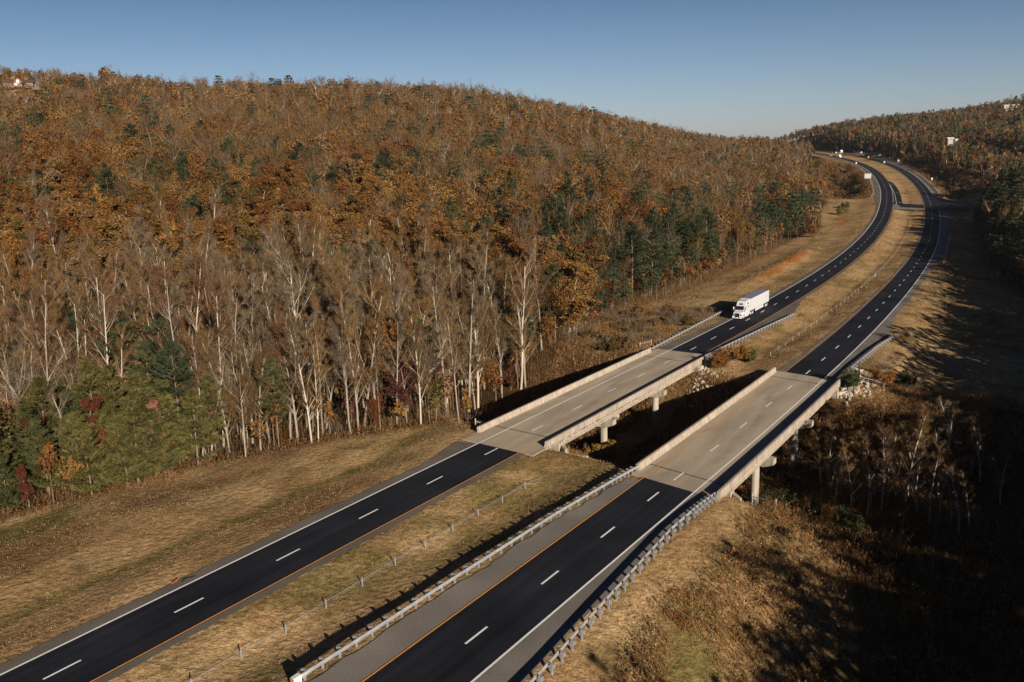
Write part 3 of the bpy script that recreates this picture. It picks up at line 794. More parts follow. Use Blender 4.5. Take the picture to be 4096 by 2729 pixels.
# ------------------------------------------------------------------ brace fences at the bridge ends
def brace_fence(label, pa, pb, h=1.5):
    za, zb_ = gz(*pa), gz(*pb)
    base = Vector((pa[0], pa[1], za)); root = empty('brace_fence', base, 0, label, 'fence', 'timber brace fences by the bridges')
    for p, z in ((pa, za), (pb, zb_)):
        mb = MB(); mb.cyl(Vector((p[0], p[1], z - .3)) - base, Vector((p[0], p[1], z + h)) - base, .10, .085, 8); mb.build('post', 'post_wood', root)
    mb = MB(); mb.cyl(Vector((pa[0], pa[1], za + h * .72)) - base, Vector((pb[0], pb[1], zb_ + h * .72)) - base, .055, .055, 7); mb.build('rail', 'post_wood', root)
    mb = MB()
    for f in (.25, .5, .9): mb.cyl(Vector((pa[0], pa[1], za + h * f)) - base, Vector((pb[0], pb[1], zb_ + h * f)) - base, .008, .008, 4, False)
    mb.build('wire', 'steel', root)
qa, qb = A.pt(122.5, -9.6), A.pt(124.5, -7.8)
brace_fence('timber brace fence left of the far bridge at its lower end', (qa.x, qa.y), (qb.x, qb.y))
qa, qb = B.pt(112.8, 8.9), B.pt(110.8, 12.3)
brace_fence('timber brace fence below the near bridge by the grassy slope', (qa.x, qa.y), (qb.x, qb.y))
qa, qb = A.pt(183.5, -10.2), A.pt(186.5, -9.0)
brace_fence('timber brace fence in the brush at the upper end of the far bridge', (qa.x, qa.y), (qb.x, qb.y))
qa, qb = B.pt(170.0, 9.4), B.pt(170.5, 13.2)
brace_fence('timber brace fence above the riprap beyond the near bridge', (qa.x, qa.y), (qb.x, qb.y))

# ------------------------------------------------------------------ vehicles
def wheel(parent, x, y, r=.51, w=.28, rim='rim', side=1, dual=False):
    wd = w * (2.05 if dual else 1)
    hub = MB(); n = 20
    hub.cyl((x, y - side * wd, r), (x, y, r), r, r, n)
    t = hub.build('wheel', 'rubber', parent)
    mb = MB(); mb.cyl((x, y - side * .02, r), (x, y + side * .012, r), r * .66, r * .60, 16)
    mb.cyl((x, y, r), (x, y + side * .05, r), r * .22, r * .18, 10)
    mb.build('wheel_rim', rim, t)
    return t

def side_poly(mb, pts):
    """pts: list of (x, z, half width); closed outline in side view, skinned across"""
    n = len(pts)
    L = [(x, hw, z) for x, z, hw in pts]; R_ = [(x, -hw, z) for x, z, hw in pts]
    mb.add(L + R_, [tuple(range(n)), tuple(range(2 * n - 1, n - 1, -1))] + [((k + 1) % n, k, n + k, n + (k + 1) % n) for k in range(n)])

def semi_truck():
    s_front = 222.6
    p = A.pt(s_front, -2.3, 0.006)
    root = empty('semi_truck', p, A.ang(s_front + 10) + pi, 'white articulated lorry with sleeper cab coming down the left carriageway', 'lorry')
    # local frame: x forward (front bumper at x=0), y to its left, z up
    mb = MB()
    side_poly(mb, [(-.05, .62, .98), (-.05, 1.42, .96), (-.22, 1.62, .95), (-1.55, 1.97, 1.02), (-1.72, 2.02, 1.08), (-2.36, 2.86, 1.02), (-2.62, 3.02, 1.04), (-3.2, 3.62, 1.02), (-3.62, 3.88, .98), (-4.2, 3.97, 1.0),
                   (-6.05, 4.0, 1.08), (-6.1, 2.9, 1.23), (-6.1, .95, 1.23), (-3.3, .95, 1.23), (-1.9, .95, 1.2), (-1.9, .62, 1.1)])
    cab = mb.build('cab', 'truck_white', root)
    mb = MB()          # sleeper and door sides, set a little proud
    for sg in (1, -1):
        mb.add([(-1.95, sg * 1.215, .62), (-6.1, sg * 1.24, .62), (-6.1, sg * 1.24, 2.9), (-3.0, sg * 1.22, 2.7), (-2.4, sg * 1.17, 2.3), (-1.95, sg * 1.15, 1.9)], [(0, 1, 2, 3, 4, 5) if sg > 0 else (5, 4, 3, 2, 1, 0)])
    mb.build('cab_side', 'truck_white', cab)
    for sg in (1, -1):
        mb = MB()          # front fender round the steer wheel
        N = 10; ring = []
        for k in range(N + 1):
            a = pi * k / N
            ring.append((-1.28 + cos(a) * .78, .52 + sin(a) * .74))
        V = []
        for (x, z) in ring: V += [(x, sg * .80, z), (x, sg * 1.21, z)]
        for (x, z) in ring: V += [(-1.28 + (x + 1.28) * .82, sg * .80, .52 + (z - .52) * .82), (-1.28 + (x + 1.28) * .82, sg * 1.21, .52 + (z - .52) * .82)]
        F = []
        o = 2 * (N + 1)
        for k in range(N):
            F += [(2 * k, 2 * k + 1, 2 * k + 3, 2 * k + 2), (o + 2 * k, o + 2 * k + 2, o + 2 * k + 3, o + 2 * k + 1), (2 * k + 1, o + 2 * k + 1, o + 2 * k + 3, 2 * k + 3)]
        mb.add(V, F); mb.box((-.30, sg * 1.0, .74), (.40, .40, .26)); mb.build('fender', 'truck_white', root)
        mb = MB(); mb.add([(-.10, sg * .66, 1.28), (-.16, sg * 1.06, 1.12), (-.06, sg * 1.06, .86), (-.02, sg * .66, 1.05)], [(0, 1, 2, 3)])
        mb.v = [(x + .06, y, z) for x, y, z in mb.v]; mb.build('headlight', 'glass_dark', root)
        mb = MB(); mb.box((-2.0, sg * 1.52, 2.35), (.16, .24, .72)); mb.box((-2.05, sg * 1.32, 2.5), (.05, .3, .05)); mb.build('mirror', 'truck_white', root)
        mb = MB(); mb.box((-.95, sg * 1.42, 1.95), (.10, .2, .2)); mb.box((-.95, sg * 1.2, 1.86), (.03, .4, .03)); mb.build('hood_mirror', 'black_plastic', root)
        mb = MB(); mb.add([(-2.25, sg * 1.225, 2.02), (-3.15, sg * 1.235, 2.02), (-3.1, sg * 1.235, 2.68), (-2.55, sg * 1.21, 2.62)], [(0, 1, 2, 3) if sg > 0 else (3, 2, 1, 0)]); mb.build('side_window', 'glass_dark', root)
        mb = MB(); mb.box((-4.55, sg * 1.235, 2.45), (.38, .03, .42)); mb.build('sleeper_window', 'glass_dark', root)
        mb = MB(); mb.box((-4.75, sg * 1.17, 3.28), (.42, .10, .40)); mb.build('sleeper_window', 'glass_dark', root)
        mb = MB(); mb.box((-4.0, sg * 1.14, .72), (2.9, .16, .80)); mb.box((-3.9, sg * 1.06, .40), (1.6, .2, .3)); mb.build('side_fairing', 'truck_white', root)
        wheel(root, -1.28, sg * 1.2, side=sg)
        for x in (-6.75, -8.05): wheel(root, x, sg * 1.22, side=sg, dual=True)
        for x in (-19.55, -20.8): wheel(root, x, sg * 1.24, side=sg, dual=True)
    mb = MB(); mb.add([(-1.68, .98, 2.06), (-1.68, -.98, 2.06), (-2.31, -.93, 2.86), (-2.31, .93, 2.86)], [(0, 1, 2, 3)]); mb.v = [(x + .04, y, z + .02) for x, y, z in mb.v]; mb.build('windshield', 'glass_dark', root)
    mb = MB(); mb.add([(-2.70, .5, 3.12), (-2.70, -.5, 3.12), (-2.98, -.42, 3.42), (-2.98, .42, 3.42)], [(0, 1, 2, 3)]); mb.v = [(x + .03, y, z + .03) for x, y, z in mb.v]; mb.build('roof_window', 'glass_dark', root)
    mb = MB(); mb.box((.03, 0, .98), (.12, 1.12, 1.06)); mb.build('grille', 'black_plastic', root)
    mb = MB(); mb.box((.03, 0, 1.54), (.12, 1.22, .05)); mb.box((.03, .585, .98), (.12, .045, 1.06)); mb.box((.03, -.585, .98), (.12, .045, 1.06)); mb.build('grille_frame', 'rim', root)
    mb = MB(); mb.box((-.03, .90, .46), (.26, .56, .34)); mb.box((-.03, -.90, .46), (.26, .56, .34)); mb.box((-.02, 0, .36), (.24, 1.2, .16)); mb.build('bumper', 'truck_white', root)
    mb = MB(); mb.box((.13, 0, .42), (.02, .5, .2)); mb.build('number_plate', 'white_paint', root)
    mb = MB(); mb.box((-6.8, 0, .85), (4.2, .85, .3)); mb.box((-15.5, 0, .98), (12.5, 1.0, .22)); mb.build('chassis', 'black_plastic', root)
    # trailer
    mb = MB(); mb.box((-14.55, 0, 2.66), (15.9, 2.58, 2.84)); tr = mb.build('trailer_box', 'truck_white', root)
    mb = MB(); mb.box((-14.55, 0, 4.095), (15.84, 2.5, .03)); mb.build('trailer_roof', 'truck_roof', root)
    mb = MB(); mb.box((-14.55, 0, 1.19), (15.8, 2.6, .10)); mb.build('bottom_rail', 'steel', root)
    mb = MB()
    for sg in (1, -1): mb.box((-14.2, sg * 1.22, .78), (7.2, .05, .66))
    mb.build('trailer_skirt', 'truck_white', root)
    mb = MB(); mb.box((-9.7, .95, .65), (.14, .14, 1.1)); mb.box((-9.7, -.95, .65), (.14, .14, 1.1)); mb.build('landing_leg', 'steel', root)
    mb = MB(); mb.box((-22.4, 0, .55), (.1, 2.3, .12)); mb.box((-22.4, .6, .85), (.08, .08, .6)); mb.box((-22.4, -.6, .85), (.08, .08, .6)); mb.build('rear_bumper', 'steel', root)
    mb = MB(); mb.cyl((-6.45, .75, 1.0), (-6.45, .75, 3.6), .09, .09, 8); mb.cyl((-6.45, -.75, 1.0), (-6.45, -.75, 3.6), .09, .09, 8); mb.build('exhaust_stack', 'steel', root)
    # lettering on the box, outline strokes
    letters = {'A': [((0, 0), (.5, 1.5)), ((.5, 1.5), (1, 0)), ((.2, .55), (.8, .55))],
               'P': [((0, 0), (0, 1.5)), ((0, 1.5), (.9, 1.5)), ((.9, 1.5), (.9, .75)), ((.9, .75), (0, .75))],
               'E': [((0, 0), (0, 1.5)), ((0, 1.5), (.9, 1.5)), ((0, .78), (.75, .78)), ((0, 0), (.9, 0))],
               'X': [((0, 0), (1, 1.5)), ((0, 1.5), (1, 0))]}
    mb = MB(); x0 = -18.6
    for ch in 'APEX':
        for (a, b) in letters[ch]:
            dx, dz = b[0] - a[0], b[1] - a[1]; L = math.hypot(dx, dz); ux, uz = dx / L * .02, dz / L * .02; nx_, nz_ = -dz / L * .035, dx / L * .035
            q = [(a[0] + nx_ - ux, a[1] + nz_ - uz), (b[0] + nx_ + ux, b[1] + nz_ + uz), (b[0] - nx_ + ux, b[1] - nz_ + uz), (a[0] - nx_ - ux, a[1] - nz_ - uz)]
            mb.add([(x0 - x * .62, 1.297, 2.15 + z * .85) for x, z in q], [(0, 1, 2, 3)])
        x0 -= .86
    mb.build('lettering', 'lettering', tr)
    return root
semi_truck()

def car(name, label, road_p, ang, body, van=False):
    root = empty(name, road_p, ang, label, 'car')
    mb = MB()
    side_poly(mb, [(2.25, .35, .80), (2.28, .62, .82), (1.95, .84, .86), (.95, .95, .88), (-1.5, 1.0, .88), (-2.2, .98, .86), (-2.3, .6, .84), (-2.25, .32, .82)])
    mb.build('body', body, root)
    mb = MB(); side_poly(mb, [(.95, .96, .80), (.25, 1.40, .66), (-.9, 1.45, .66), (-1.75, 1.0, .78)]); cb = mb.build('cabin', 'glass_dark', root)
    mb = MB(); side_poly(mb, [(.28, 1.405, .67), (.2, 1.44, .66), (-.85, 1.49, .66), (-1.0, 1.44, .66)]); mb.build('roof', body, root)
    for x in (1.4, -1.4):
        for sg in (1, -1): wheel(root, x, sg * .86, .33, .2, side=sg)
    return root
car('oncoming_car', 'pale car coming round the far left bend', A.pt(1120, -1.6, .01), A.ang(1120) + pi, 'truck_white')

def far_lorry():
    p = B.pt(1201, 1.9, .01)
    root = empty('box_lorry', p, B.ang(1201), 'distant lorry with dark blue box and white rear doors', 'lorry')
    m = MAT.setdefault('navy', simple('navy', (0.09, 0.12, 0.25), 0.5, var=.05))
    mb = MB(); mb.box((6.2, 0, 2.7), (12.4, 2.6, 2.9)); mb.build('trailer_box', 'navy', root)
    mb = MB(); mb.box((-.05, .66, 2.7), (.06, 1.24, 2.8)); mb.build('rear_door', 'white_paint', root)
    mb = MB(); mb.box((-.05, -.66, 2.7), (.06, 1.24, 2.8)); mb.build('rear_door', 'white_paint', root)
    mb = MB(); mb.box((15.2, 0, 1.9), (3.6, 2.4, 2.6)); mb.box((7, 0, .95), (14, 1.0, .3)); mb.build('cab', 'truck_white', root)
    mb = MB(); mb.box((-.1, 0, .6), (.1, 2.3, .14)); mb.build('rear_bumper', 'steel', root)
    for x in (1.2, 2.5, 11.4, 15.6):
        for sg in (1, -1): wheel(root, x, sg * 1.22, side=sg, dual=True)
far_lorry()

# ------------------------------------------------------------------ the side road far on the right, on its bank
SR = np.array([[388, 1080, 35.2], [396, 1075, 34.9], [404, 1052, 34.6], [424, 1028, 33.6], [452, 1012, 32.0], [486, 1000, 30.5]], float)
def polyline_band(pts, w0, w1, z):
    P = np.array(pts); T = np.gradient(P[:, :2], axis=0); T /= np.linalg.norm(T, axis=1)[:, None]
    N = np.stack([T[:, 1], -T[:, 0]], 1)
    L = np.concatenate([P[:, :2] + N * w0, P[:, 2:] + z], 1); R_ = np.concatenate([P[:, :2] + N * w1, P[:, 2:] + z], 1)
    return L, R_
def band_obj(name, pts, w0, w1, z0, z1, mat, ww=0):
    L, R_ = polyline_band(pts, w0, w1, z0); L2, R2 = polyline_band(pts, w0 - ww, w1 + ww, z1)
    n = len(L); V = np.concatenate([L, R_, L2, R2]); F = []
    for k in range(n - 1):
        F += [(k, n + k, n + k + 1, k + 1), (k, k + 1, 2 * n + k + 1, 2 * n + k), (n + k, 3 * n + k, 3 * n + k + 1, n + k + 1)]
    mb = MB(); mb.add(V, F); o = mb.build(name, mat); o['kind'] = 'structure'; return o
t_ = np.linspace(0, 5, 40); SRd = np.stack([np.interp(t_, np.arange(6), SR[:, k]) for k in range(3)], 1)
for _ in range(6): SRd[1:-1] = (SRd[:-2] + SRd[1:-1] * 2 + SRd[2:]) / 4
band_obj('side_road_embankment', SRd, -5.5, 5.5, -.03, -9, 'earth', 10)
band_obj('side_road_surface', SRd, -4, 4, .0, -.02, 'shoulder')
root = empty('guard_rail', SRd[0], 0, 'distant pale guard rail along the raised side road', 'guard rail', 'steel guard rails along the road')
mb = MB()
Lg, _ = polyline_band(SRd, 5.0, 5.0, 0)
for p, q in zip(Lg[:-1], Lg[1:]):
    b_ = Vector(SRd[0]); mb.add([Vector(p) + Vector((0, 0, .45)) - b_, Vector(q) + Vector((0, 0, .45)) - b_, Vector(q) + Vector((0, 0, .85)) - b_, Vector(p) + Vector((0, 0, .85)) - b_,
            Vector(p) + Vector((.05, .05, .45)) - b_, Vector(q) + Vector((.05, .05, .45)) - b_, Vector(q) + Vector((.05, .05, .85)) - b_, Vector(p) + Vector((.05, .05, .85)) - b_], [(0, 1, 2, 3), (7, 6, 5, 4), (3, 2, 6, 7), (0, 4, 5, 1)])
mb.build('rail', 'steel', root)
mb = MB()
for p in Lg[::2]: mb.box(Vector(p) - Vector(SRd[0]) + Vector((.1, .1, .3)), (.12, .12, 1.2))
mb.build('posts', 'steel', root)
k = 14; dvec = SRd[k + 1] - SRd[k]
car('parked_car', 'white car side on along the raised side road behind its guard rail', Vector(SRd[k]) + Vector((0, 0, .02)), atan2(dvec[1], dvec[0]), 'white_paint')

# ------------------------------------------------------------------ road signs
def sign(label, p, face_ang, panels, posts, h, name='road_sign', cat='road sign', group='road signs round the far bend'):
    """panels: (kind, mat, w, h, x, z); face normal along face_ang; posts: x offsets"""
    root = empty(name, p, face_ang, label, cat, group)
    for x in posts:
        mb = MB(); mb.box((-.05, x, h / 2 - .4), (.09, .09, h + .8)); mb.build('post', 'post_wood', root)
    for (kd, mat, w, ph, x, z) in panels:
        mb = MB()
        if kd == 'diamond': poly = [(0, -w), (w, 0), (0, w), (-w, 0)]
        elif kd == 'round': poly = [(w * cos(2 * pi * i / 12), w * sin(2 * pi * i / 12)) for i in range(12)]
        elif kd == 'shield': poly = [(-w, .5 * ph), (w, .5 * ph), (w, -.1 * ph), (0, -.5 * ph), (-w, -.1 * ph)]
        else: poly = [(-w / 2, -ph / 2), (w / 2, -ph / 2), (w / 2, ph / 2), (-w / 2, ph / 2)]
        n = len(poly)
        mb.add([(.03, x + a, z + b) for a, b in poly] + [(.0, x + a, z + b) for a, b in poly], [tuple(range(n)), tuple(range(2 * n - 1, n - 1, -1))] + [(i, n + i, n + (i + 1) % n, (i + 1) % n) for i in range(n)])
        mb.build('sign_panel', mat, root)
    return root
def spt(road, s, d):
    q = road.pt(s, d); return Vector((q.x, q.y, gz(q.x, q.y)))
toCam = lambda p: atan2(-p.y, -p.x)
q = spt(A, 782, -10.2); q.z = 13.3
bs = sign('big blank grey board seen from behind on two posts', q, toCam(q) - .12, [('rect', 'sign_back', 4.9, 3.7, 0, 5.0)], (-1.5, 1.3), 6.0)
mb = MB()
for x in (-1.5, 1.3): mb.box((.06, x, 5.0), (.06, .14, 3.7))
mb.build('frame_beam', 'post_wood', bs)
for lb, road, s, d, pan, posts, h in (
    ('pair of white shield signs on the left shoulder of the far bend', A, 1055, -4.9, [('shield', 'sign_white', .95, 2.6, -.3, 3.6), ('round', 'sign_white', .9, 1, .5, 2.7)], (0,), 3.2),
    ('small white sign on the left shoulder past the shield signs', A, 955, -6.3, [('rect', 'sign_white', 1.1, 1.4, 0, 2.4)], (0,), 2.2),
    ('round white sign in front of the distant lorry', A, 1137, 8.9, [('round', 'sign_white', .75, 1, 0, 3.6)], (0,), 3.3),
    ('orange marker on a tall post near the distant lorry', A, 1135, 13.4, [('round', 'sign_yellow', .6, 1, 0, 4.4), ('rect', 'post_wood', .5, 1.2, 0, 1.6)], (0,), 4.2),
    ('single white sign at the left end of the side road rail', B, 1188, 13.3, [('round', 'sign_white', 1.0, 1, 0, 3.6)], (0,), 3.2),
    ('white and blue sign pair left of the white car', B, 1165, 14.7, [('rect', 'sign_white', 1.4, 2.6, 0, 3.0)], (-.3, .3), 2.6),
    ('white and green sign pair outside the far bend', B, 1080, 10.6, [('round', 'sign_white', 1.0, 1, 1.9, 3.2), ('rect', 'sign_green', 2.8, 1.8, -.4, 3.0)], (1.9, .4, -1.3), 3.0),
    ('orange diamond sign in the grass median at the far bend', B, 1045, -7.3, [('diamond', 'sign_yellow', 1.05, 1, 0, 3.2)], (0,), 2.6),
    ('orange diamond sign outside the far bend right of the green sign', B, 1029, 10.0, [('diamond', 'sign_yellow', 1.05, 1, 0, 3.4)], (0,), 2.6),
    ('narrow white sign on two legs outside the far bend', B, 988, 10.9, [('rect', 'sign_white', 1.7, 2.2, 0, 2.6)], (-.5, .5), 2.0),
    ('white sign on a pole at the edge of the median', B, 965, -5.8, [('rect', 'sign_white', 1.2, 1.2, 0, 3.0)], (0,), 2.9),
    ('lone white sign on a pole right of the nearer bend', B, 767, 9.6, [('round', 'sign_white', .62, 1, 0, 3.3), ('rect', 'sign_white', .7, .8, 0, 2.5)], (0,), 3.2),
    ('orange marker on a pole in the woods edge at the end of the side road', B, 1000, 86, [('round', 'sign_yellow', .7, 1, 0, 3.2)], (0,), 3.0),
):
    q = spt(road, s, d); sign(lb, q, toCam(q), pan, posts, h)
mb = MB(); mb.box((0, 0, 1.6), (.16, .16, 3.2)); mb.box((0, 0, 3.0), (.5, .2, .3)); q = spt(A, 1165, 12); o = mb.build('marker_post', 'post_wood'); o.location = q
tag(o, 'tall grey marker post standing left of the distant lorry', 'marker post')

# torn tyre tread and rusty strip on the shoulder
q = A.pt(66.2, -4.6, .006)
mb = MB()
for k in range(5):
    t = k / 4; mb.box((t * 1.1 - .5, .14 * sin(t * 5), .03 + .03 * sin(t * 3.1)), (.34, .2 - .1 * abs(t - .4), .06), .35 * cos(t * 5))
o = mb.build('tyre_tread', 'rubber'); o.location = q; o.rotation_euler = (0, 0, A.ang(66)); tag(o, 'curled black strip of tyre tread on the far left shoulder', 'debris')
q = A.pt(65.2, -5.15, .0)
mb = MB(); mb.box((0, 0, .06), (.85, .16, .1), .1); mb.box((.3, .04, .13), (.3, .1, .05), .4)
o = mb.build('rusty_strip', 'rust'); o.location = q; o.rotation_euler = (0, 0, A.ang(65) + .15); tag(o, 'rust red strip of scrap lying at the edge of the left shoulder', 'debris')
# ================================================================== VEGETATION
# ---- tree building kit (prototypes are built once; copies share their meshes)
def tubes(p0, p1, r0, r1, n=3):
    p0 = np.asarray(p0, float); p1 = np.asarray(p1, float); r0 = np.asarray(r0, float); r1 = np.asarray(r1, float)
    d = p1 - p0; d /= (np.linalg.norm(d, axis=1)[:, None] + 1e-9)
    ref = np.where(np.abs(d[:, 2:3]) < .9, np.array([[0, 0, 1.]]), np.array([[1., 0, 0]]))
    a = np.cross(d, ref); a /= np.linalg.norm(a, axis=1)[:, None]; b = np.cross(d, a)
    V = []
    for k in range(n):
        V.append(p0 + (a * cos(2 * pi * k / n) + b * sin(2 * pi * k / n)) * r0[:, None])
    for k in range(n):
        V.append(p1 + (a * cos(2 * pi * k / n) + b * sin(2 * pi * k / n)) * r1[:, None])
    V = np.stack(V, 1); N = len(p0)
    F = np.array([(k, (k + 1) % n, n + (k + 1) % n) for k in range(n)] + [(k, n + (k + 1) % n, n + k) for k in range(n)])
    return V.reshape(-1, 3), (F[None] + (np.arange(N) * 2 * n)[:, None, None]).reshape(-1, 3)

def unit(v): return v / (np.linalg.norm(v, axis=-1, keepdims=True) + 1e-9)

def leaf_tris(R, centers, per, rad, size, flat=1.0, tint=None, jit=.22, up=0.0):
    """soup of leaf-sized triangles scattered in little clumps round the centers"""
    n = len(centers) * per
    c = np.repeat(centers, per, 0)
    o = unit(R.normal(size=(n, 3))) * (R.random((n, 1)) ** .45) * rad; o[:, 2] *= flat
    p = c + o
    nrm = unit(R.normal(size=(n, 3)) + unit(o) * .7 + np.array([0, 0, up]))
    a = unit(np.cross(nrm, R.normal(size=(n, 3)))); b = np.cross(nrm, a)
    sz = size * R.uniform(.6, 1.35, (n, 1))
    V = np.stack([p + a * sz * .62, p - a * sz * .35 + b * sz * .55, p - a * sz * .3 - b * sz * .55], 1).reshape(-1, 3)
    t = np.ones((len(centers), 3)) if tint is None else tint
    t = np.repeat(t, per, 0) * R.uniform(1 - jit, 1 + jit, (n, 1))
    return V, np.arange(3 * n).reshape(-1, 3), np.repeat(t, 3, 0)

def spikes(R, p, d, length, width):
    """thin triangles: twigs, needles, grass"""
    n = len(p); d = unit(d)
    a = unit(np.cross(d, R.normal(size=(n, 3))))
    L = np.broadcast_to(np.asarray(length, float), (n,))[:, None]; w = np.broadcast_to(np.asarray(width, float), (n,))[:, None]
    V = np.stack([p + a * w * .5, p - a * w * .5, p + d * L], 1).reshape(-1, 3)
    return V, np.arange(3 * n).reshape(-1, 3)

class Skel:
    def __init__(s, seed): s.R = np.random.default_rng(seed); s.segs = []; s.tips = []; s.lv = []
    def branch(s, p, d, L, r, lv, mx, curl=.06, kids=(5, 4, 4), klen=.5, wob=.12, start=.25, spread=.85):
        R = s.R; p = np.array(p, float); d = unit(np.array(d, float)); n = max(2, 6 - lv)
        for i in range(n):
            d = unit(d + R.normal(0, wob, 3) + np.array([0, 0, curl]))
            q = p + d * L / n
            ra = r * (1 - .75 * i / n); rb = r * (1 - .75 * (i + 1) / n)
            s.segs.append((p, q, ra, rb)); s.lv.append(lv)
            f = (i + 1) / n
            if lv < mx and f > start:
                k = kids[lv] / (n * (1 - start))
                k = int(k) + (R.random() < k - int(k))
                for _ in range(k):
                    side = unit(np.cross(d, R.normal(size=3)))
                    cd = unit(d + side * spread * R.uniform(.6, 1.25))
                    s.branch(p + (q - p) * R.random(), cd, L * klen * R.uniform(.55, 1.1) * (1.25 - .55 * f), rb * R.uniform(.45, .62), lv + 1, mx, curl, kids, klen * .98, wob * 1.2, .2, spread)
            p = q
        s.tips.append((p, d))
        return p, d

def skel_mesh(name, sk, sides=(6, 4, 3, 3, 3), tint_by_level=True, rmin=.012):
    Vs, Fs, Ts = [], [], []; n = 0
    lv = np.array(sk.lv); P0 = np.array([a[0] for a in sk.segs]); P1 = np.array([a[1] for a in sk.segs])
    r0 = np.array([a[2] for a in sk.segs]); r1 = np.array([a[3] for a in sk.segs])
    for L in range(lv.max() + 1):
        m = lv == L
        V, F = tubes(P0[m], P1[m], np.maximum(r0[m], rmin), np.maximum(r1[m], rmin * .8), sides[L])
        Vs.append(V); Fs.append(F + n); n += len(V)
        t = np.full((len(V), 3), 1.0 - .06 * L); Ts.append(t)
    V = np.concatenate(Vs); T = np.concatenate(Ts)
    T = T * (0.8 + .4 * vnoise(V[:, 0] * 3 + V[:, 2], V[:, 1] * 3 + V[:, 2] * .7, .6, 3))[:, None]
    return np_mesh(name, V, np.concatenate(Fs), ['bark'], T)

def proto_bare(seed, h, forked=False, narrow=False):
    sk = Skel(seed); R = sk.R
    r = h * .0088
    if forked:
        # short bole that divides into a few wide-spreading limbs
        p, d = np.zeros(3), np.array([R.normal(0, .1), R.normal(0, .1), 1.])
        q = p + unit(d) * h * .3; sk.segs.append((p - np.array([0, 0, .4]), q, r * 1.25, r)); sk.lv.append(0)
        for k in range(R.integers(3, 5)):
            a = 2 * pi * (k + R.random() * .6) / 3.6; cd = np.array([cos(a) * .75, sin(a) * .75, 1.0])
            sk.branch(q - unit(d) * R.random() * h * .06, cd, h * R.uniform(.55, .75), r * .72, 1, 3, .07, (0, 9, 5, 4), .45, .13, .15, .8)
    else:
        sk.branch((0, 0, -.4), (R.normal(0, .03), R.normal(0, .03), 1), h, r, 0, 3, .03, (18 if not narrow else 22, 5, 4), .30 if not narrow else .2, .045, .38 if not narrow else .3, .75 if not narrow else .6)
    trunk = skel_mesh('bare_trunk', sk)
    tp = np.array([t[0] for t in sk.tips]); td = np.array([t[1] for t in sk.tips])
    lv = np.array(sk.lv); m = lv >= 2
    sp = np.array([a[0] for a in sk.segs])[m]; sq = np.array([a[1] for a in sk.segs])[m]
    base = np.concatenate([tp, sp + (sq - sp) * R.random((len(sp), 1)), sq]); bd = np.concatenate([td, unit(sq - sp), unit(sq - sp)])
    k = int(np.clip((1500 if forked else 2100) / len(base), 1, 12))
    p = np.repeat(base, k, 0) + R.normal(0, .05, (len(base) * k, 3)); d = np.repeat(bd, k, 0) + R.normal(0, .55, (len(base) * k, 3)) + np.array([0, 0, .35])
    V, F = spikes(R, p, d, R.uniform(.5, 1.35, len(p)), R.uniform(.022, .04, len(p)))
    T = np.repeat(np.repeat(R.uniform(.7, 1.25, (len(base), 1)), k, 0) * np.ones((1, 3)), 3, 0)
    return trunk, np_mesh('bare_crown', V, F, ['twig'], T), h

def proto_oak(seed, h, spread=.85, leaves=26, size=.34, narrow=False, sparse=1.0):
    sk = Skel(seed); R = sk.R
    r = h * .0105
    p, d = np.array([0, 0, -.4]), np.array([R.normal(0, .06), R.normal(0, .06), 1.])
    sk.branch(p, d, h * .93, r, 0, 2, .05, (15, 6, 0) if not narrow else (18, 5, 0), .42 if not narrow else .27, .07, .28, spread)
    trunk = skel_mesh('broadleaf_trunk', sk)
    tp = np.array([t[0] for t in sk.tips])
    lv = np.array(sk.lv); m = lv >= 1
    sp = np.array([a[0] for a in sk.segs])[m]; sq = np.array([a[1] for a in sk.segs])[m]
    c = np.concatenate([tp, sq[R.random(len(sq)) < .55 * sparse]])
    c = c[c[:, 2] > h * .2]
    clump = np.repeat(R.uniform(.72, 1.22, (len(c), 1)), 3, 1) * (1 + R.normal(0, .05, (len(c), 3)))
    per = max(6, int(leaves * sparse))
    V, F, T = leaf_tris(R, c, per, h * .048, size, .75, clump)
    return trunk, np_mesh('broadleaf_crown', V, F, ['leaf'], T), h

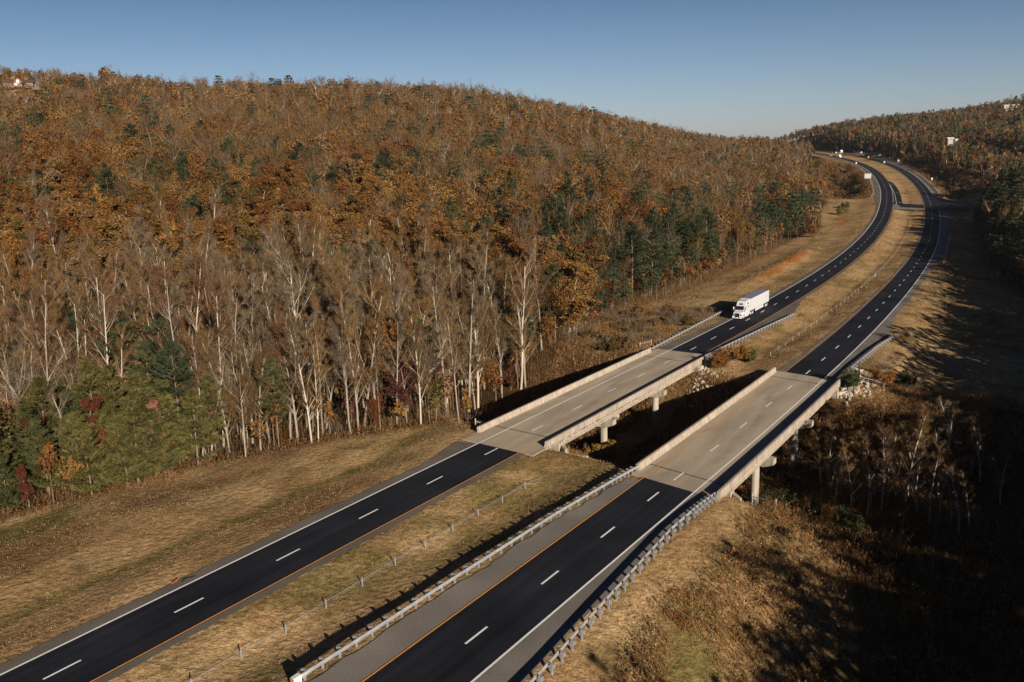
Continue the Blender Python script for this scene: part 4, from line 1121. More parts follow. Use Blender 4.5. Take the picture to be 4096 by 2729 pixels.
def proto_pine(seed, h, young=False, size=1.0):
    sk = Skel(seed); R = sk.R
    lean = np.array([R.normal(0, .02), R.normal(0, .02), 1.])
    top, _ = None, None
    n = 8; p = np.array([0, 0, -.4]); d = unit(lean)
    pts = [p]
    for i in range(n):
        d = unit(d + R.normal(0, .02, 3) + np.array([0, 0, .05])); q = p + d * (h + .4) / n
        sk.segs.append((p, q, h * .011 * (1 - .9 * i / n), h * .011 * (1 - .9 * (i + 1) / n))); sk.lv.append(0); p = q; pts.append(q)
    pts = np.array(pts)
    C, D_, Tn = [], [], []
    z0 = .10 if young else .36
    nb = 62 if young else 52
    for k in range(nb):
        f = z0 + (1 - z0) * ((k + R.random()) / nb)
        base = np.array([np.interp(f * (h + .4), np.linspace(0, h + .4, n + 1), pts[:, a]) for a in range(3)])
        g = (f - z0) / (1 - z0)
        if young: L = (h * .27 * (1 - g) ** .75 + .35) * R.uniform(.7, 1.25)
        else: L = h * .215 * (1 - g ** 1.8) * (.5 + .9 * min(1, g * 2.6)) * R.uniform(.5, 1.25) + .4
        a = R.random() * 2 * pi
        el = .10 + .5 * g if young else -.05 + .55 * g
        bd = np.array([cos(a) * cos(el), sin(a) * cos(el), sin(el)])
        q = base; m = 4; bt = R.uniform(.62, 1.3)
        for i in range(m):
            bd = unit(bd + np.array([0, 0, .13 if young else .08]) + R.normal(0, .07, 3)); q2 = q + bd * L / m
            sk.segs.append((q, q2, .045 * (1 - .2 * i), .04 * (1 - .2 * i))); sk.lv.append(1)
            if i >= 1 or L < 1.2:
                nt_ = max(1, int(round(L / m * 2.2)))
                for t in (np.arange(nt_) + R.random()) / nt_:
                    C.append(q + (q2 - q) * t); D_.append(unit(bd + np.array([0, 0, .3]))); Tn.append(bt)
                    for sg in (-1, 1):
                        sd = unit(np.cross(bd, np.array([0, 0, 1.]))) * sg
                        w_ = (.35 + .65 * (1 - abs(i / (m - 1) - .55))) * min(1.0, L * .3)
                        C.append(q + (q2 - q) * t + sd * w_ * R.uniform(.5, 1.1) + np.array([0, 0, R.uniform(-.05, .12)])); D_.append(unit(bd * .8 + sd * .7 + np.array([0, 0, .35]))); Tn.append(bt * R.uniform(.85, 1.15))
            q = q2
    C = np.array(C); D_ = np.array(D_); Tn = np.array(Tn)
    trunk = skel_mesh('pine_trunk', sk, (6, 3, 3))
    per = 13
    pp = np.repeat(C, per, 0) + R.normal(0, .09, (len(C) * per, 3)); dd = np.repeat(D_, per, 0) + R.normal(0, .38, (len(C) * per, 3))
    V, F = spikes(R, pp, dd, R.uniform(.32, .70, len(pp)) * size, R.uniform(.09, .16, len(pp)) * size)
    T = np.repeat(np.repeat(Tn, per) * R.uniform(.85, 1.15, len(pp)), 3)[:, None] * np.ones((1, 3))
    return trunk, np_mesh('pine_crown', V, F, ['leaf'], T), h

def proto_shrub(seed, h, leafy=True, size=.16, per=16):
    sk = Skel(seed); R = sk.R
    for k in range(9):
        a = R.random() * 2 * pi
        sk.branch((cos(a) * .15, sin(a) * .15, -.15), (cos(a) * .5, sin(a) * .5, 1), h * R.uniform(.6, 1.0), .03, 1, 3, .05, (0, 5, 3), .42, .12, .2, .8)
    trunk = skel_mesh('shrub_stems', sk, (4, 3, 3, 3), rmin=.008)
    tp = np.array([t[0] for t in sk.tips]); td = np.array([t[1] for t in sk.tips])
    if leafy:
        V, F, T = leaf_tris(R, tp, per, h * .11, size, .9, np.repeat(R.uniform(.65, 1.25, (len(tp), 1)), 3, 1))
        return trunk, np_mesh('shrub_leaves', V, F, ['leaf'], T), h
    k = 8; p = np.repeat(tp, k, 0); d = np.repeat(td, k, 0) + R.normal(0, .5, (len(tp) * k, 3)) + np.array([0, 0, .3])
    V, F = spikes(R, p, d, .5, .02); T = np.repeat(R.uniform(.7, 1.2, (len(p), 1)), 3, 0) * np.ones((1, 3))
    return trunk, np_mesh('shrub_twigs', V, F, ['twig'], T), h

PROTO = {
    'bare': [proto_bare(1, 23), proto_bare(2, 22, narrow=True), proto_bare(3, 21, True), proto_bare(4, 25, narrow=True), proto_bare(5, 19, True), proto_bare(6, 24), proto_bare(7, 20, narrow=True), proto_bare(8, 22)],
    'oak': [proto_oak(11, 18), proto_oak(12, 19, .95), proto_oak(13, 16, 1.0), proto_oak(14, 20, .75, narrow=True), proto_oak(15, 18, .85, sparse=.5), proto_oak(16, 21, .8, sparse=.6, narrow=True)],
    'pine': [proto_pine(21, 20), proto_pine(22, 18), proto_pine(23, 21), proto_pine(24, 17)],
    'young_pine': [proto_pine(31, 13, True), proto_pine(32, 15, True), proto_pine(33, 11, True), proto_pine(34, 16, True)],
    'maple': [proto_oak(41, 12, .8, 24, .26, True), proto_oak(42, 14, .85, 24, .28), proto_oak(43, 11, .7, 26, .24, True)],
    'shrub': [proto_shrub(51, 3.0), proto_shrub(52, 2.4), proto_shrub(53, 3.6)],
    'twiggy': [proto_shrub(55, 4.0, False), proto_shrub(56, 3.2, False)],
}

# colours (real leaf and bark colours)
LEAF = {'rust brown': (.145, .066, .022), 'copper': (.180, .088, .027), 'golden brown': (.192, .105, .034), 'tan': (.195, .122, .058), 'russet': (.138, .053, .021), 'olive brown': (.110, .074, .026), 'yellow': (.30, .175, .045)}
RED = {'dark red': (.098, .034, .020), 'maroon': (.078, .029, .022), 'scarlet': (.145, .050, .02), 'dusty pink': (.25, .115, .08)}
GREEN = {'dark green': (.046, .056, .030), 'olive green': (.108, .098, .033), 'mossy green': (.070, .074, .030)}
TWIG = {'grey': (.145, .104, .064), 'tan': (.165, .094, .037), 'reddish': (.125, .066, .034), 'brown': (.118, .072, .032)}
BARK = {'pale': (.47, .41, .33), 'grey': (.30, .25, .20), 'brown': (.19, .135, .09)}

# ---- where trees stand: a jittered grid, thinned to the woods
def cands(x0, x1, y0, y1, sp, seed):
    R = np.random.default_rng(seed)
    gx_, gy_ = np.meshgrid(np.arange(x0, x1, sp), np.arange(y0, y1, sp))
    x = gx_.ravel() + R.uniform(-.48, .48, gx_.size) * sp; y = gy_.ravel() + R.uniform(-.48, .48, gx_.size) * sp
    return x, y
def woods(x, y):
    sA, dA, _ = A.locate(x, y); sB, dB, _ = B.locate(x, y)
    L = (dA < 0) & (-dA > tab(sA, WOOD_L)); Rr = (dB > 0) & (dB > tab(sB, WOOD_R))
    return L, Rr, sA, dA, sB, dB

# near belt: individual spacing about 4.6 m; then wider
XS, YS = [], []
for (x0, x1, y0, y1, sp, lo, hi, sd) in ((-140, 200, 60, 260, 3.35, 0, 235, 1), (-430, 330, 60, 560, 5.2, 235, 500, 2), (-640, 620, 380, 1000, 6.0, 500, 950, 3), (-300, 1000, 800, 1750, 8.6, 950, 1700, 4)):
    x, y = cands(x0, x1, y0, y1, sp, sd); r = np.hypot(x, y); m = (r >= lo) & (r < hi); XS.append(x[m]); YS.append(y[m])
x, y = cands(-140, 130, 60, 420, 4.4, 6); XS.append(x); YS.append(y); n_main = sum(len(q) for q in XS[:-1])
X = np.concatenate(XS); Y = np.concatenate(YS); under = np.arange(len(X)) >= n_main
Lw, Rw, sA, dA, sB, dB = woods(X, Y)
r = np.hypot(X, Y)
dp_ = -dA - tab(sA, WOOD_L)
keep = (Lw | Rw) & (~under | (Lw & (dp_ < 26) & (dp_ > -1.5) & (sA < 420)))
# the ravine channel stays open near the bridges; so does the brushy cut beside the far left bend
ct = np.abs((X - CREEK_P[0]) * CREEK_N[0] + (Y - CREEK_P[1]) * CREEK_N[1])
keep &= ~((ct < 24) & (np.abs(dA) < 30) & (Y < 320))
keep &= ~(Lw & (sA > 655) & (sA < 880) & (-dA < 62))
X, Y, Lw, Rw, sA, dA, sB, dB, r, under = [a[keep] for a in (X, Y, Lw, Rw, sA, dA, sB, dB, r, under)]
zz = ground_z(X, Y)
pj = project(np.stack([X, Y, zz + 9], 1))
inv = (pj[:, 0] > -.12) & (pj[:, 0] < 1.12) & (pj[:, 2] > 20) & (pj[:, 1] < 1.25)
# drop trees hidden behind the crest
az = np.degrees(np.arctan2(X, Y)); inv &= r < np.interp(az, AZ, RC) + 130
X, Y, zz, Lw, Rw, sA, dA, sB, dB, r, pj, az, under = [a[inv] for a in (X, Y, zz, Lw, Rw, sA, dA, sB, dB, r, pj, az, under)]
# openings round the three far houses
def ray_ground(az_deg, slope, lo, hi, lift):
    a = radians(az_deg)
    for q in np.arange(lo, hi, 4.0):
        z = CAM_H + slope * q
        if z <= gz(sin(a) * q, cos(a) * q) + lift: return Vector((sin(a) * q, cos(a) * q, z)), q
    return Vector((sin(a) * hi, cos(a) * hi, CAM_H + slope * hi)), hi
HOUSES = [ray_ground(-27.3, .0803, 560, 690, 5), ray_ground(25.66, .0045, 820, 1300, 7), ray_ground(28.55, .0345, 1150, 1480, 7)]
ok = ~(Lw & (r > 640) & (az > 18.3) & (sA > 800))
for hp, q in HOUSES:
    aa = np.abs(np.degrees(np.arctan2(hp.x, hp.y)) - az); lat = np.radians(aa) * r
    ok &= ~((lat < 13) & (r > q - (75 if q < 750 else 26)) & (r < q + 9))
for k in range(0, 40, 3): ok &= np.hypot(X - SRd[k, 0], Y - SRd[k, 1]) > 9
for s_ in np.arange(583, 620, 6):
    for d_ in (8, 16, 24, 32, 40): q = B.at(s_, d_); ok &= np.hypot(X - q[0], Y - q[1]) > 7
X, Y, zz, Lw, Rw, sA, dA, sB, dB, r, pj, az, under = [a[ok] for a in (X, Y, zz, Lw, Rw, sA, dA, sB, dB, r, pj, az, under)]
N = len(X)
RT = np.random.default_rng(77)
u = RT.random(N); depth = np.where(Lw, -dA - tab(sA, WOOD_L), dB - tab(sB, WOOD_R))
big = vnoise(X, Y, 38, 51); mid = vnoise(X, Y, 16, 52); red = vnoise(X, Y, 24, 53)
kind = np.full(N, 'oak', dtype=object)
# chances of each kind by place
p_bare = .30 + .5 * (smooth(mid, .45, .7)); p_bare = np.where(r > 330, .40 + .25 * smooth(mid, .4, .7) , p_bare)
p_bare = np.where(Lw & (r < 330) & (az < 8), np.where(r < 200, .30 + .55 * smooth(mid, .3, .55), .10 + .45 * smooth(mid, .5, .7)), p_bare)
p_bare = np.where(Lw & (sA > 98) & (sA < 185) & (depth < 40), .86, p_bare)
p_bare = np.where(Lw & (r > 560), .5, p_bare)
p_pine = np.where(r < 520, .30 * smooth(big, .42, .6) + .03, .05)
pc = Lw & (sA < 96 - depth * .25) & (depth < 22)
p_pine = np.where(pc, .86, p_pine); p_bare = np.where(pc, .07, p_bare)
pw = smooth(sA, 185, 215) * (1 - smooth(sA, 520, 560)) * (1 - smooth(depth, 45, 85)) * smooth(vnoise(X, Y, 26, 58), .2, .5)
p_pine = np.where(Lw & (pw > .05), .72 * pw + .05, p_pine); p_bare = np.where(Lw & (pw > .3), .12, p_bare)
p_pine = np.where(Rw & (sB < 640), .74, p_pine); p_pine = np.where(Rw & (sB >= 640), .28, p_pine); p_bare = np.where(Rw, np.where(sB < 640, .12, .34), p_bare)
p_red = np.where(r < 450, .035 + .09 * smooth(red, .6, .8), .012); p_red = np.where(Lw & (pw > .2), .12, p_red); p_red = np.where(pc, .02, p_red)
kind[u < p_bare] = 'bare'
kind[(u >= p_bare) & (u < p_bare + p_red)] = 'maple'
kind[(u >= p_bare + p_red) & (u < p_bare + p_red + p_pine)] = 'pine'
kind[under] = np.where(RT.random(int(under.sum())) < np.where(pc[under], .35, .80), 'oak', np.where(RT.random(int(under.sum())) < np.where(pc[under], .08, .4), 'maple', 'pine'))
yp = (kind == 'pine') & (under | pc | (Lw & (pw > .2))) & ((RT.random(N) < .75) | pc | under)
kind[yp] = 'young_pine'
hs = RT.uniform(.72, 1.12, N)
hs = np.where(Rw & (sB > 280) & (sB < 625), RT.uniform(.66, .9, N) + .28 * smooth(depth, 4, 24), hs)
hs = np.where(Rw & (sB > 640) & (sB < 960) & (depth < 45), hs * .62, hs)
hs = np.where(r > 500, hs * .86, hs); hs = np.where(r > 1000, hs * .8, hs); hs = np.where((az < -23) & (r > 590), hs * .72, hs)
hs = np.where((depth < 4) & ~pc, hs * .72, hs)
hs = np.where(pc & (kind == 'young_pine'), RT.uniform(.62, 1.02, N), hs)
hs = np.where(pc & (kind == 'oak'), hs * .55, hs)
hs = np.where((kind == 'oak') & Lw & (r > 195) & (r < 420) & ~pc, hs * 1.0 + .14, hs)
hs = np.where(pc & (kind == 'bare'), hs * .7, hs)
PI_ = np.array([RT.integers(0, len(PROTO[k])) if k != 'bare' else (0, 1, 3, 6, 1, 3, 7, 5, 2, 4)[min(9, int(RT.random() ** 1.25 * 10))] for k in kind])
hs = np.where(under, np.where(pc & (kind == 'young_pine'), RT.uniform(.5, .9, N), RT.uniform(.24, .5, N)), hs)
PI_ = np.where((kind == 'bare') & Lw & (r < 235) & (sA < 112) & (RT.random(N) < .10), np.where(RT.random(N) < .5, 2, 4), PI_)
hh = np.array([PROTO[k][i][2] for k, i in zip(kind, PI_)]) * hs

# colours by place
def pick(names, probs): return names[RT.choice(len(names), p=np.array(probs) / sum(probs))]
cname = np.empty(N, object)
for i in range(N):
    k = kind[i]
    if k == 'oak':
        b_ = big[i]
        cname[i] = pick(['rust brown', 'copper', 'golden brown', 'tan', 'russet', 'olive brown', 'yellow'],
                        ([.20, .27, .20 + .2 * b_, .16, .10, .16, .035] if r[i] < 400 else [.16, .22, .27, .27, .02, .06, .0]) if Lw[i] else [.34, .2, .08, .08, .16, .12, .02])
    elif k == 'bare': cname[i] = pick(['grey', 'tan', 'reddish', 'brown'], [.30, .32, .16, .22])
    elif k == 'maple': cname[i] = pick(list(RED), [.45, .35, .2, .0])
    else: cname[i] = pick(list(GREEN), ([.62, .12, .26] if Lw[i] and r[i] < 300 else [.85, .0, .15]) if not pc[i] else [.06, .58, .36])

# ---- individuals: the 300 of a kind that show largest, each with trunk and crown
NAME = {'bare': ('bare_tree', 'bare tree'), 'oak': ('broadleaf_tree', 'broadleaf tree'), 'pine': ('pine_tree', 'pine'), 'young_pine': ('pine_tree', 'pine'), 'maple': ('maple_tree', 'maple')}
GROUP = {'bare': 'bare trees in the woods', 'oak': 'brown leaved trees in the woods', 'pine': 'pines in the woods', 'young_pine': 'pines in the woods', 'maple': 'red leaved trees in the woods'}
show = hh / np.maximum(pj[:, 2], 1)
vis = (pj[:, 0] > -.01) & (pj[:, 0] < 1.01) & (pj[:, 1] < 1.06)
fam = np.where((kind == 'young_pine'), 'pine', kind)
indiv = np.zeros(N, bool)
for f_, lim in (('bare', 300), ('oak', 300), ('pine', 300), ('maple', 150)):
    ii = np.where((fam == f_) & vis)[0]
    ii = ii[np.argsort(-show[ii])][:lim]; indiv[ii] = True

def place_text(i):
    """where the tree stands, in words that can be found in the picture"""
    if Lw[i]:
        d_ = depth[i]
        row = 'in front row' if d_ < 5 else ('in second row' if d_ < 10 else ('inside the wood' if d_ < 20 else ('deeper in' if d_ < 34 else ('far in' if d_ < 60 else 'back uphill'))))
        w = ''
        for lim, t in ((72, 'above the verge corner'), (80, 'at the broad verge'), (88, 'above the broad verge'), (97, 'above the green strip'), (106, 'above the narrowing verge'), (116, 'before the far bridge'), (126, 'beside the bridge fence'), (140, 'behind the lower bridge'),
                       (158, 'behind the mid bridge'), (186, 'behind the upper bridge'), (215, 'behind the brush'), (245, 'left of the lorry'), (290, 'below the clay bank'), (340, 'above the clay bank'), (380, 'past the clay bank'),
                       (430, 'left of the bush'), (480, 'past the lone bush'), (560, 'by the clay scar'), (700, 'near the grey board'), (2000, 'by the far bend')):
            if s_lt(sA[i], lim): w = t; break
    else:
        row = 'at the edge' if depth[i] < 9 else ('a little back' if depth[i] < 25 else 'well back')
        for lim, t in ((330, 'at the right margin'), (400, 'right of the short rail'), (470, 'shading the near carriageway'), (560, 'below the side road'), (610, 'by the side road'), (680, 'above the side road'), (760, 'by the lone sign'), (860, 'outside the bend'), (980, 'by the legged sign'), (3000, 'outside the far bend')):
            if s_lt(sB[i], lim): w = t; break
    return row + ' ' + w
def s_lt(a, b): return a < b
VAR = {'bare': ['tall', 'slim', 'forked', 'slender', 'wide-forked', 'open', 'narrow', 'twiggy'],
       'oak': ['rounded', 'broad', 'spreading', 'narrow', 'thin-leaved', 'half-bare'], 'pine': ['tall', 'layered', 'lofty', 'short'],
       'young_pine': ['conical', 'full', 'pointed', 'bushy'], 'maple': ['slim', 'rounded', 'small']}
order = np.where(indiv)[0]; order = order[np.argsort(pj[order, 0])]
labels = {}
for i in order:
    k = kind[i]; sz = 'big ' if hs[i] > 1.0 else ('small ' if hs[i] < .82 else '')
    noun = {'bare': 'bare ' + cname[i] + ' tree', 'oak': cname[i] + ' tree', 'pine': cname[i] + ' pine', 'young_pine': cname[i] + ' pine', 'maple': cname[i] + ' maple'}[k]
    labels.setdefault(f"{sz}{VAR[k][PI_[i]]} {noun} {place_text(i)}", []).append(i)
ORD = ['leftmost'] + [q_ + ' from left' for q_ in 'second third fourth fifth sixth seventh eighth ninth tenth eleventh twelfth thirteenth fourteenth fifteenth sixteenth'.split()]
lab = {}
for L_, ii in labels.items():
    if len(ii) == 1: lab[ii[0]] = L_
    elif len(ii) == 2: lab[ii[0]] = L_ + ', left one'; lab[ii[1]] = L_ + ', right one'
    else:
        for q, i in enumerate(ii):
            lab[i] = L_ + (', ' + ORD[q] if q < len(ORD) - 1 and q < len(ii) - 1 else ', rightmost')
def plant(k, pi_, x, y, z, sc, rot, color, bark, label, name=None, cat=None, group=None, lean=0.0, wide=1.0):
    tm, cm, _ = PROTO[k][pi_]
    nm, ct_ = NAME.get(k, (name, cat)); nm = name or nm; ct_ = cat or ct_
    root = bpy.data.objects.new(nm, None); COL.objects.link(root)
    root.location = (x, y, z); root.rotation_euler = (lean, 0, rot); root.scale = (sc * wide, sc * wide, sc)
    root['label'] = label; root['category'] = ct_
    if group: root['group'] = group
    t = bpy.data.objects.new('trunk' if k not in ('shrub', 'twiggy') else 'stems', tm); COL.objects.link(t); t.parent = root; t.color = (*bark, 1)
    c_ = bpy.data.objects.new('crown' if k not in ('shrub', 'twiggy') else 'foliage', cm); COL.objects.link(c_); c_.parent = root; c_.color = (*color, 1)
    return root
ALLC = {**LEAF, **RED, **GREEN}
for i in order:
    k = kind[i]
    col_ = TWIG[cname[i]] if k == 'bare' else ALLC[cname[i]]
    v = RT.uniform(.85, 1.15)
    bark = BARK['pale'] if k == 'bare' and RT.random() < (.55 if PI_[i] in (1, 3, 2, 4) else .28) else BARK['grey']
    if k in ('pine', 'young_pine'): bark = BARK['brown']
    plant(k, PI_[i], X[i], Y[i], zz[i] - .1, hs[i], RT.random() * 6.28, tuple(q * v for q in col_), bark, lab[i], group=GROUP[k], lean=RT.normal(0, .05) if k == 'bare' and depth[i] > 6 else 0, wide=RT.uniform(.88, 1.15) * (1.22 if k == 'oak' and 190 < r[i] < 420 else (1.3 if pc[i] and k == 'young_pine' else 1.0)))

# ---- the rest of the woods: one stuff object per kind, every tree still a trunk and a crown of leaf clumps
def soup(kind_name, sel, name):
    R = np.random.default_rng(len(name) * 7 + 1)
    Vs, Ts = [], []
    for i in sel:
        h = hh[i]; x, y, z = X[i], Y[i], zz[i]; rr = max(r[i], 150)
        k = kind[i]
        size = float(np.clip(rr * .0017, .40, 2.0))
        v = R.uniform(.82, 1.12)
        if k in ('oak', 'maple'):
            col_ = np.array(ALLC[cname[i]]) * v
            Rw_ = h * R.uniform(.20, .29); Rh = h * (R.uniform(.26, .34) if rr < 480 else R.uniform(.34, .43)); cz = z + h - Rh
            n = int(np.clip(9.5 * Rw_ * Rh / size ** 2, 26, 520))
            nl = R.integers(5, 9); lob = unit(R.normal(size=(nl, 3))) * np.array([Rw_, Rw_, Rh]) * .55; lb = R.uniform(.74, 1.16, nl)
            w_ = R.integers(0, nl, n)
            o = unit(R.normal(size=(n, 3)) + np.array([0, 0, .25]))
            p = lob[w_] + o * np.array([Rw_, Rw_, Rh]) * .55 * (.65 + .35 * R.random((n, 1))) + np.array([x, y, cz])
            nr = unit(o + R.normal(0, .42, (n, 3)))
            t = col_[None] * (lb[w_] * R.uniform(.85, 1.15, n))[:, None]
        elif k in ('pine', 'young_pine'):
            col_ = np.array(GREEN[cname[i]]) * v * (1.1)
            n = int(np.clip(5.5 * h * .3 * h * .24 / size ** 2 * 2.2, 24, 420))
            f = R.random(n) ** .8
            f = np.clip(np.round(f * 6 + (i * .37) % 1 - .5) / 6 * .45 + f * .55, 0, 1)
            rad = h * .20 * np.sqrt(np.clip(1 - (1.75 * f - .8) ** 2, .02, 1)) * R.random(n) ** .4 + .2
            a = R.random(n) * 2 * pi
            p = np.stack([x + rad * np.cos(a), y + rad * np.sin(a), z + h * (.40 + .60 * f)], 1)
            nr = unit(np.stack([np.cos(a) * .5, np.sin(a) * .5, np.full(n, .9)], 1) + R.normal(0, .45, (n, 3)))
            t = col_[None] * R.uniform(.6, 1.35, (n, 1))
        else:
            # bare crown: pale trunk, a few limbs, many fine twigs
            col_ = np.array(TWIG[cname[i]]) * v
            nb = 7; a = R.random(nb) * 2 * pi; z0 = z + h * R.uniform(.3, .75, nb)
            P0 = np.stack([np.full(nb, x), np.full(nb, y), z0], 1); D0 = np.stack([np.cos(a) * .55, np.sin(a) * .55, np.full(nb, .9)], 1)
            Lb = h * R.uniform(.16, .32, nb)
            w_ = max(.10, rr * .00042)
            V1, _ = spikes(R, P0, D0, Lb, w_); V2, _ = spikes(R, np.array([[x, y, z]] * 2), np.array([[R.normal(0, .02), R.normal(0, .02), 1]] * 2), h * .97, max(.2, rr * .0006))
            bk = np.array(BARK['pale' if R.random() < (.08 if 330 < rr < 560 or rr > 950 else .30) else ('grey' if R.random() < .4 else 'brown')]) * R.uniform(.8, 1.1)
            Vs += [V1, V2]; Ts += [np.tile(bk, (len(V1) + len(V2), 1))]
            n = int(np.clip(300 * 300 / rr, 90, 330))
            q = R.integers(0, nb, n); f = R.random(n) ** .7
            p0 = P0[q] + unit(D0[q]) * (Lb[q] * f)[:, None] + R.normal(0, h * .035, (n, 3))
            V3, _ = spikes(R, p0, D0[q] * .6 + R.normal(0, .55, (n, 3)) + np.array([0, 0, .5]), h * R.uniform(.06, .13, n), max(.055, rr * .00032) * R.uniform(.7, 1.3, n))
            Vs.append(V3); Ts.append(np.repeat(col_[None] * R.uniform(.65, 1.25, (n, 1)), 3, 0)); continue
        n = len(p)
        aa_ = unit(np.cross(nr, R.normal(size=(n, 3)))); bb_ = np.cross(nr, aa_); sz = size * R.uniform(.6, 1.35, (n, 1))
        Vs.append(np.stack([p + aa_ * sz * .65, p - aa_ * sz * .35 + bb_ * sz * .6, p - aa_ * sz * .3 - bb_ * sz * .6], 1).reshape(-1, 3)); Ts.append(np.repeat(t, 3, 0))
        V2, _ = spikes(R, np.array([[x, y, z]]), np.array([[0, 0, 1.]]), h * .9, max(.2, rr * .0005)); Vs.append(V2); Ts.append(np.tile(BARK['brown'], (3, 1)))
    if not Vs: return
    V = np.concatenate(Vs); T = np.concatenate(Ts)
    me = np_mesh(name, V, np.arange(len(V)).reshape(-1, 3), ['far_leaf'], T)
    o = link_mesh(name, me); o['kind'] = 'stuff'
    return o
for f_, nm, lb, ct_ in (('bare', 'bare_woods', 'grey and tan bare trees filling the wooded hills', 'trees'), ('oak', 'broadleaf_woods', 'rust and copper leaved trees covering the wooded hills', 'trees'),
                        ('pine', 'pine_woods', 'dark green pines scattered over the wooded hills', 'trees'), ('maple', 'maple_woods', 'small red leaved trees dotted through the woods', 'trees')):
    o = soup(f_, np.where((fam == f_) & ~indiv)[0], nm)
    if o: tag(o, lb, ct_)
print('TREES', N, {k: int((fam == k).sum()) for k in ('bare', 'oak', 'pine', 'maple')}, int(indiv.sum()), len(set(lab.values())))

# ---- trees on the rising ground right of and behind the drone: out of the picture, they throw the long shade
xs, ys = cands(20, 330, -150, 320, 4.6, 91)
Ls, Rs, a_, b_, s2, d2 = woods(xs, ys)
zs = ground_z(xs, ys)
pr = project(np.stack([xs, ys, zs + 9], 1))
m = Rs & ~((pr[:, 0] > -.12) & (pr[:, 0] < 1.12) & (pr[:, 2] > 20)) & (d2 < tab(s2, WOOD_R) + 62)
xs, ys, zs = xs[m], ys[m], zs[m]
Rq = np.random.default_rng(5); Vs = []; Ts = []
for x, y, z in zip(xs, ys, zs):
    h = Rq.uniform(15, 25); n = 330; f = Rq.random(n)
    rad = h * .2 * np.sqrt(1 - (2 * f - 1) ** 2 * .9) * np.sqrt(Rq.random(n)); a = Rq.random(n) * 6.28
    p = np.stack([x + rad * np.cos(a), y + rad * np.sin(a), z + h * (.22 + .78 * f)], 1)
    V, F, T = leaf_tris(Rq, p, 1, .1, .85, 1, np.tile(np.array(pick([GREEN['dark green'], LEAF['rust brown'], LEAF['copper']], [.6, .2, .2])), (n, 1)))
    Vs.append(V); Ts.append(T)
    V, _ = spikes(Rq, np.array([[x, y, z]]), np.array([[0, 0, 1.]]), h * .9, .4); Vs.append(V); Ts.append(np.tile(BARK['brown'], (3, 1)))
V = np.concatenate(Vs); me = np_mesh('hillside_woods', V, np.arange(len(V)).reshape(-1, 3), ['far_leaf'], np.concatenate(Ts))
o = link_mesh('hillside_woods', me); tag(o, 'dense woods on the rising ground right of the road', 'trees', kind='stuff')

# ---- single trees and bushes that stand apart
def at_ground(x, y): return (x, y, gz(x, y))
def single(k, pi_, xy, sc, color, label, bark='grey', name=None, cat=None, group=None, wide=1.0, lean=0.0):
    x, y = xy; z = gz(x, y)
    return plant(k, pi_, x, y, z - .1, sc, RT.random() * 6.28, color, BARK[bark], label, name, cat, group, lean, wide)
def offA(s, d): q = A.at(s, d); return (q[0], q[1])
def offB(s, d): q = B.at(s, d); return (q[0], q[1])
single('maple', 0, offA(90, -41.5), .95, RED['dusty pink'], 'dusty pink leaved tree standing alone before the dark pines', group=GROUP['maple'])
single('shrub', 2, offA(448, -24), 1.9, (.17, .085, .035), 'lone rounded russet bush on the grass verge casting a long shadow', name='bush', cat='bush', wide=1.1)
for q, (s_, d_, sc, c_, lb) in enumerate(((587, -22, 1.5, GREEN['olive green'], 'olive bush on the verge above the small clay scar'), (594, -25, 1.2, GREEN['mossy green'], 'smaller mossy bush beside the olive bush on the verge'), (556, -22, 1.3, GREEN['olive green'], 'low olive bush on top of the small clay scar'))):
    single('shrub', q % 3, offA(s_, d_), sc, c_, lb, name='bush', cat='bush', wide=1.2)
BG = 'shrubs round the bridge ends'
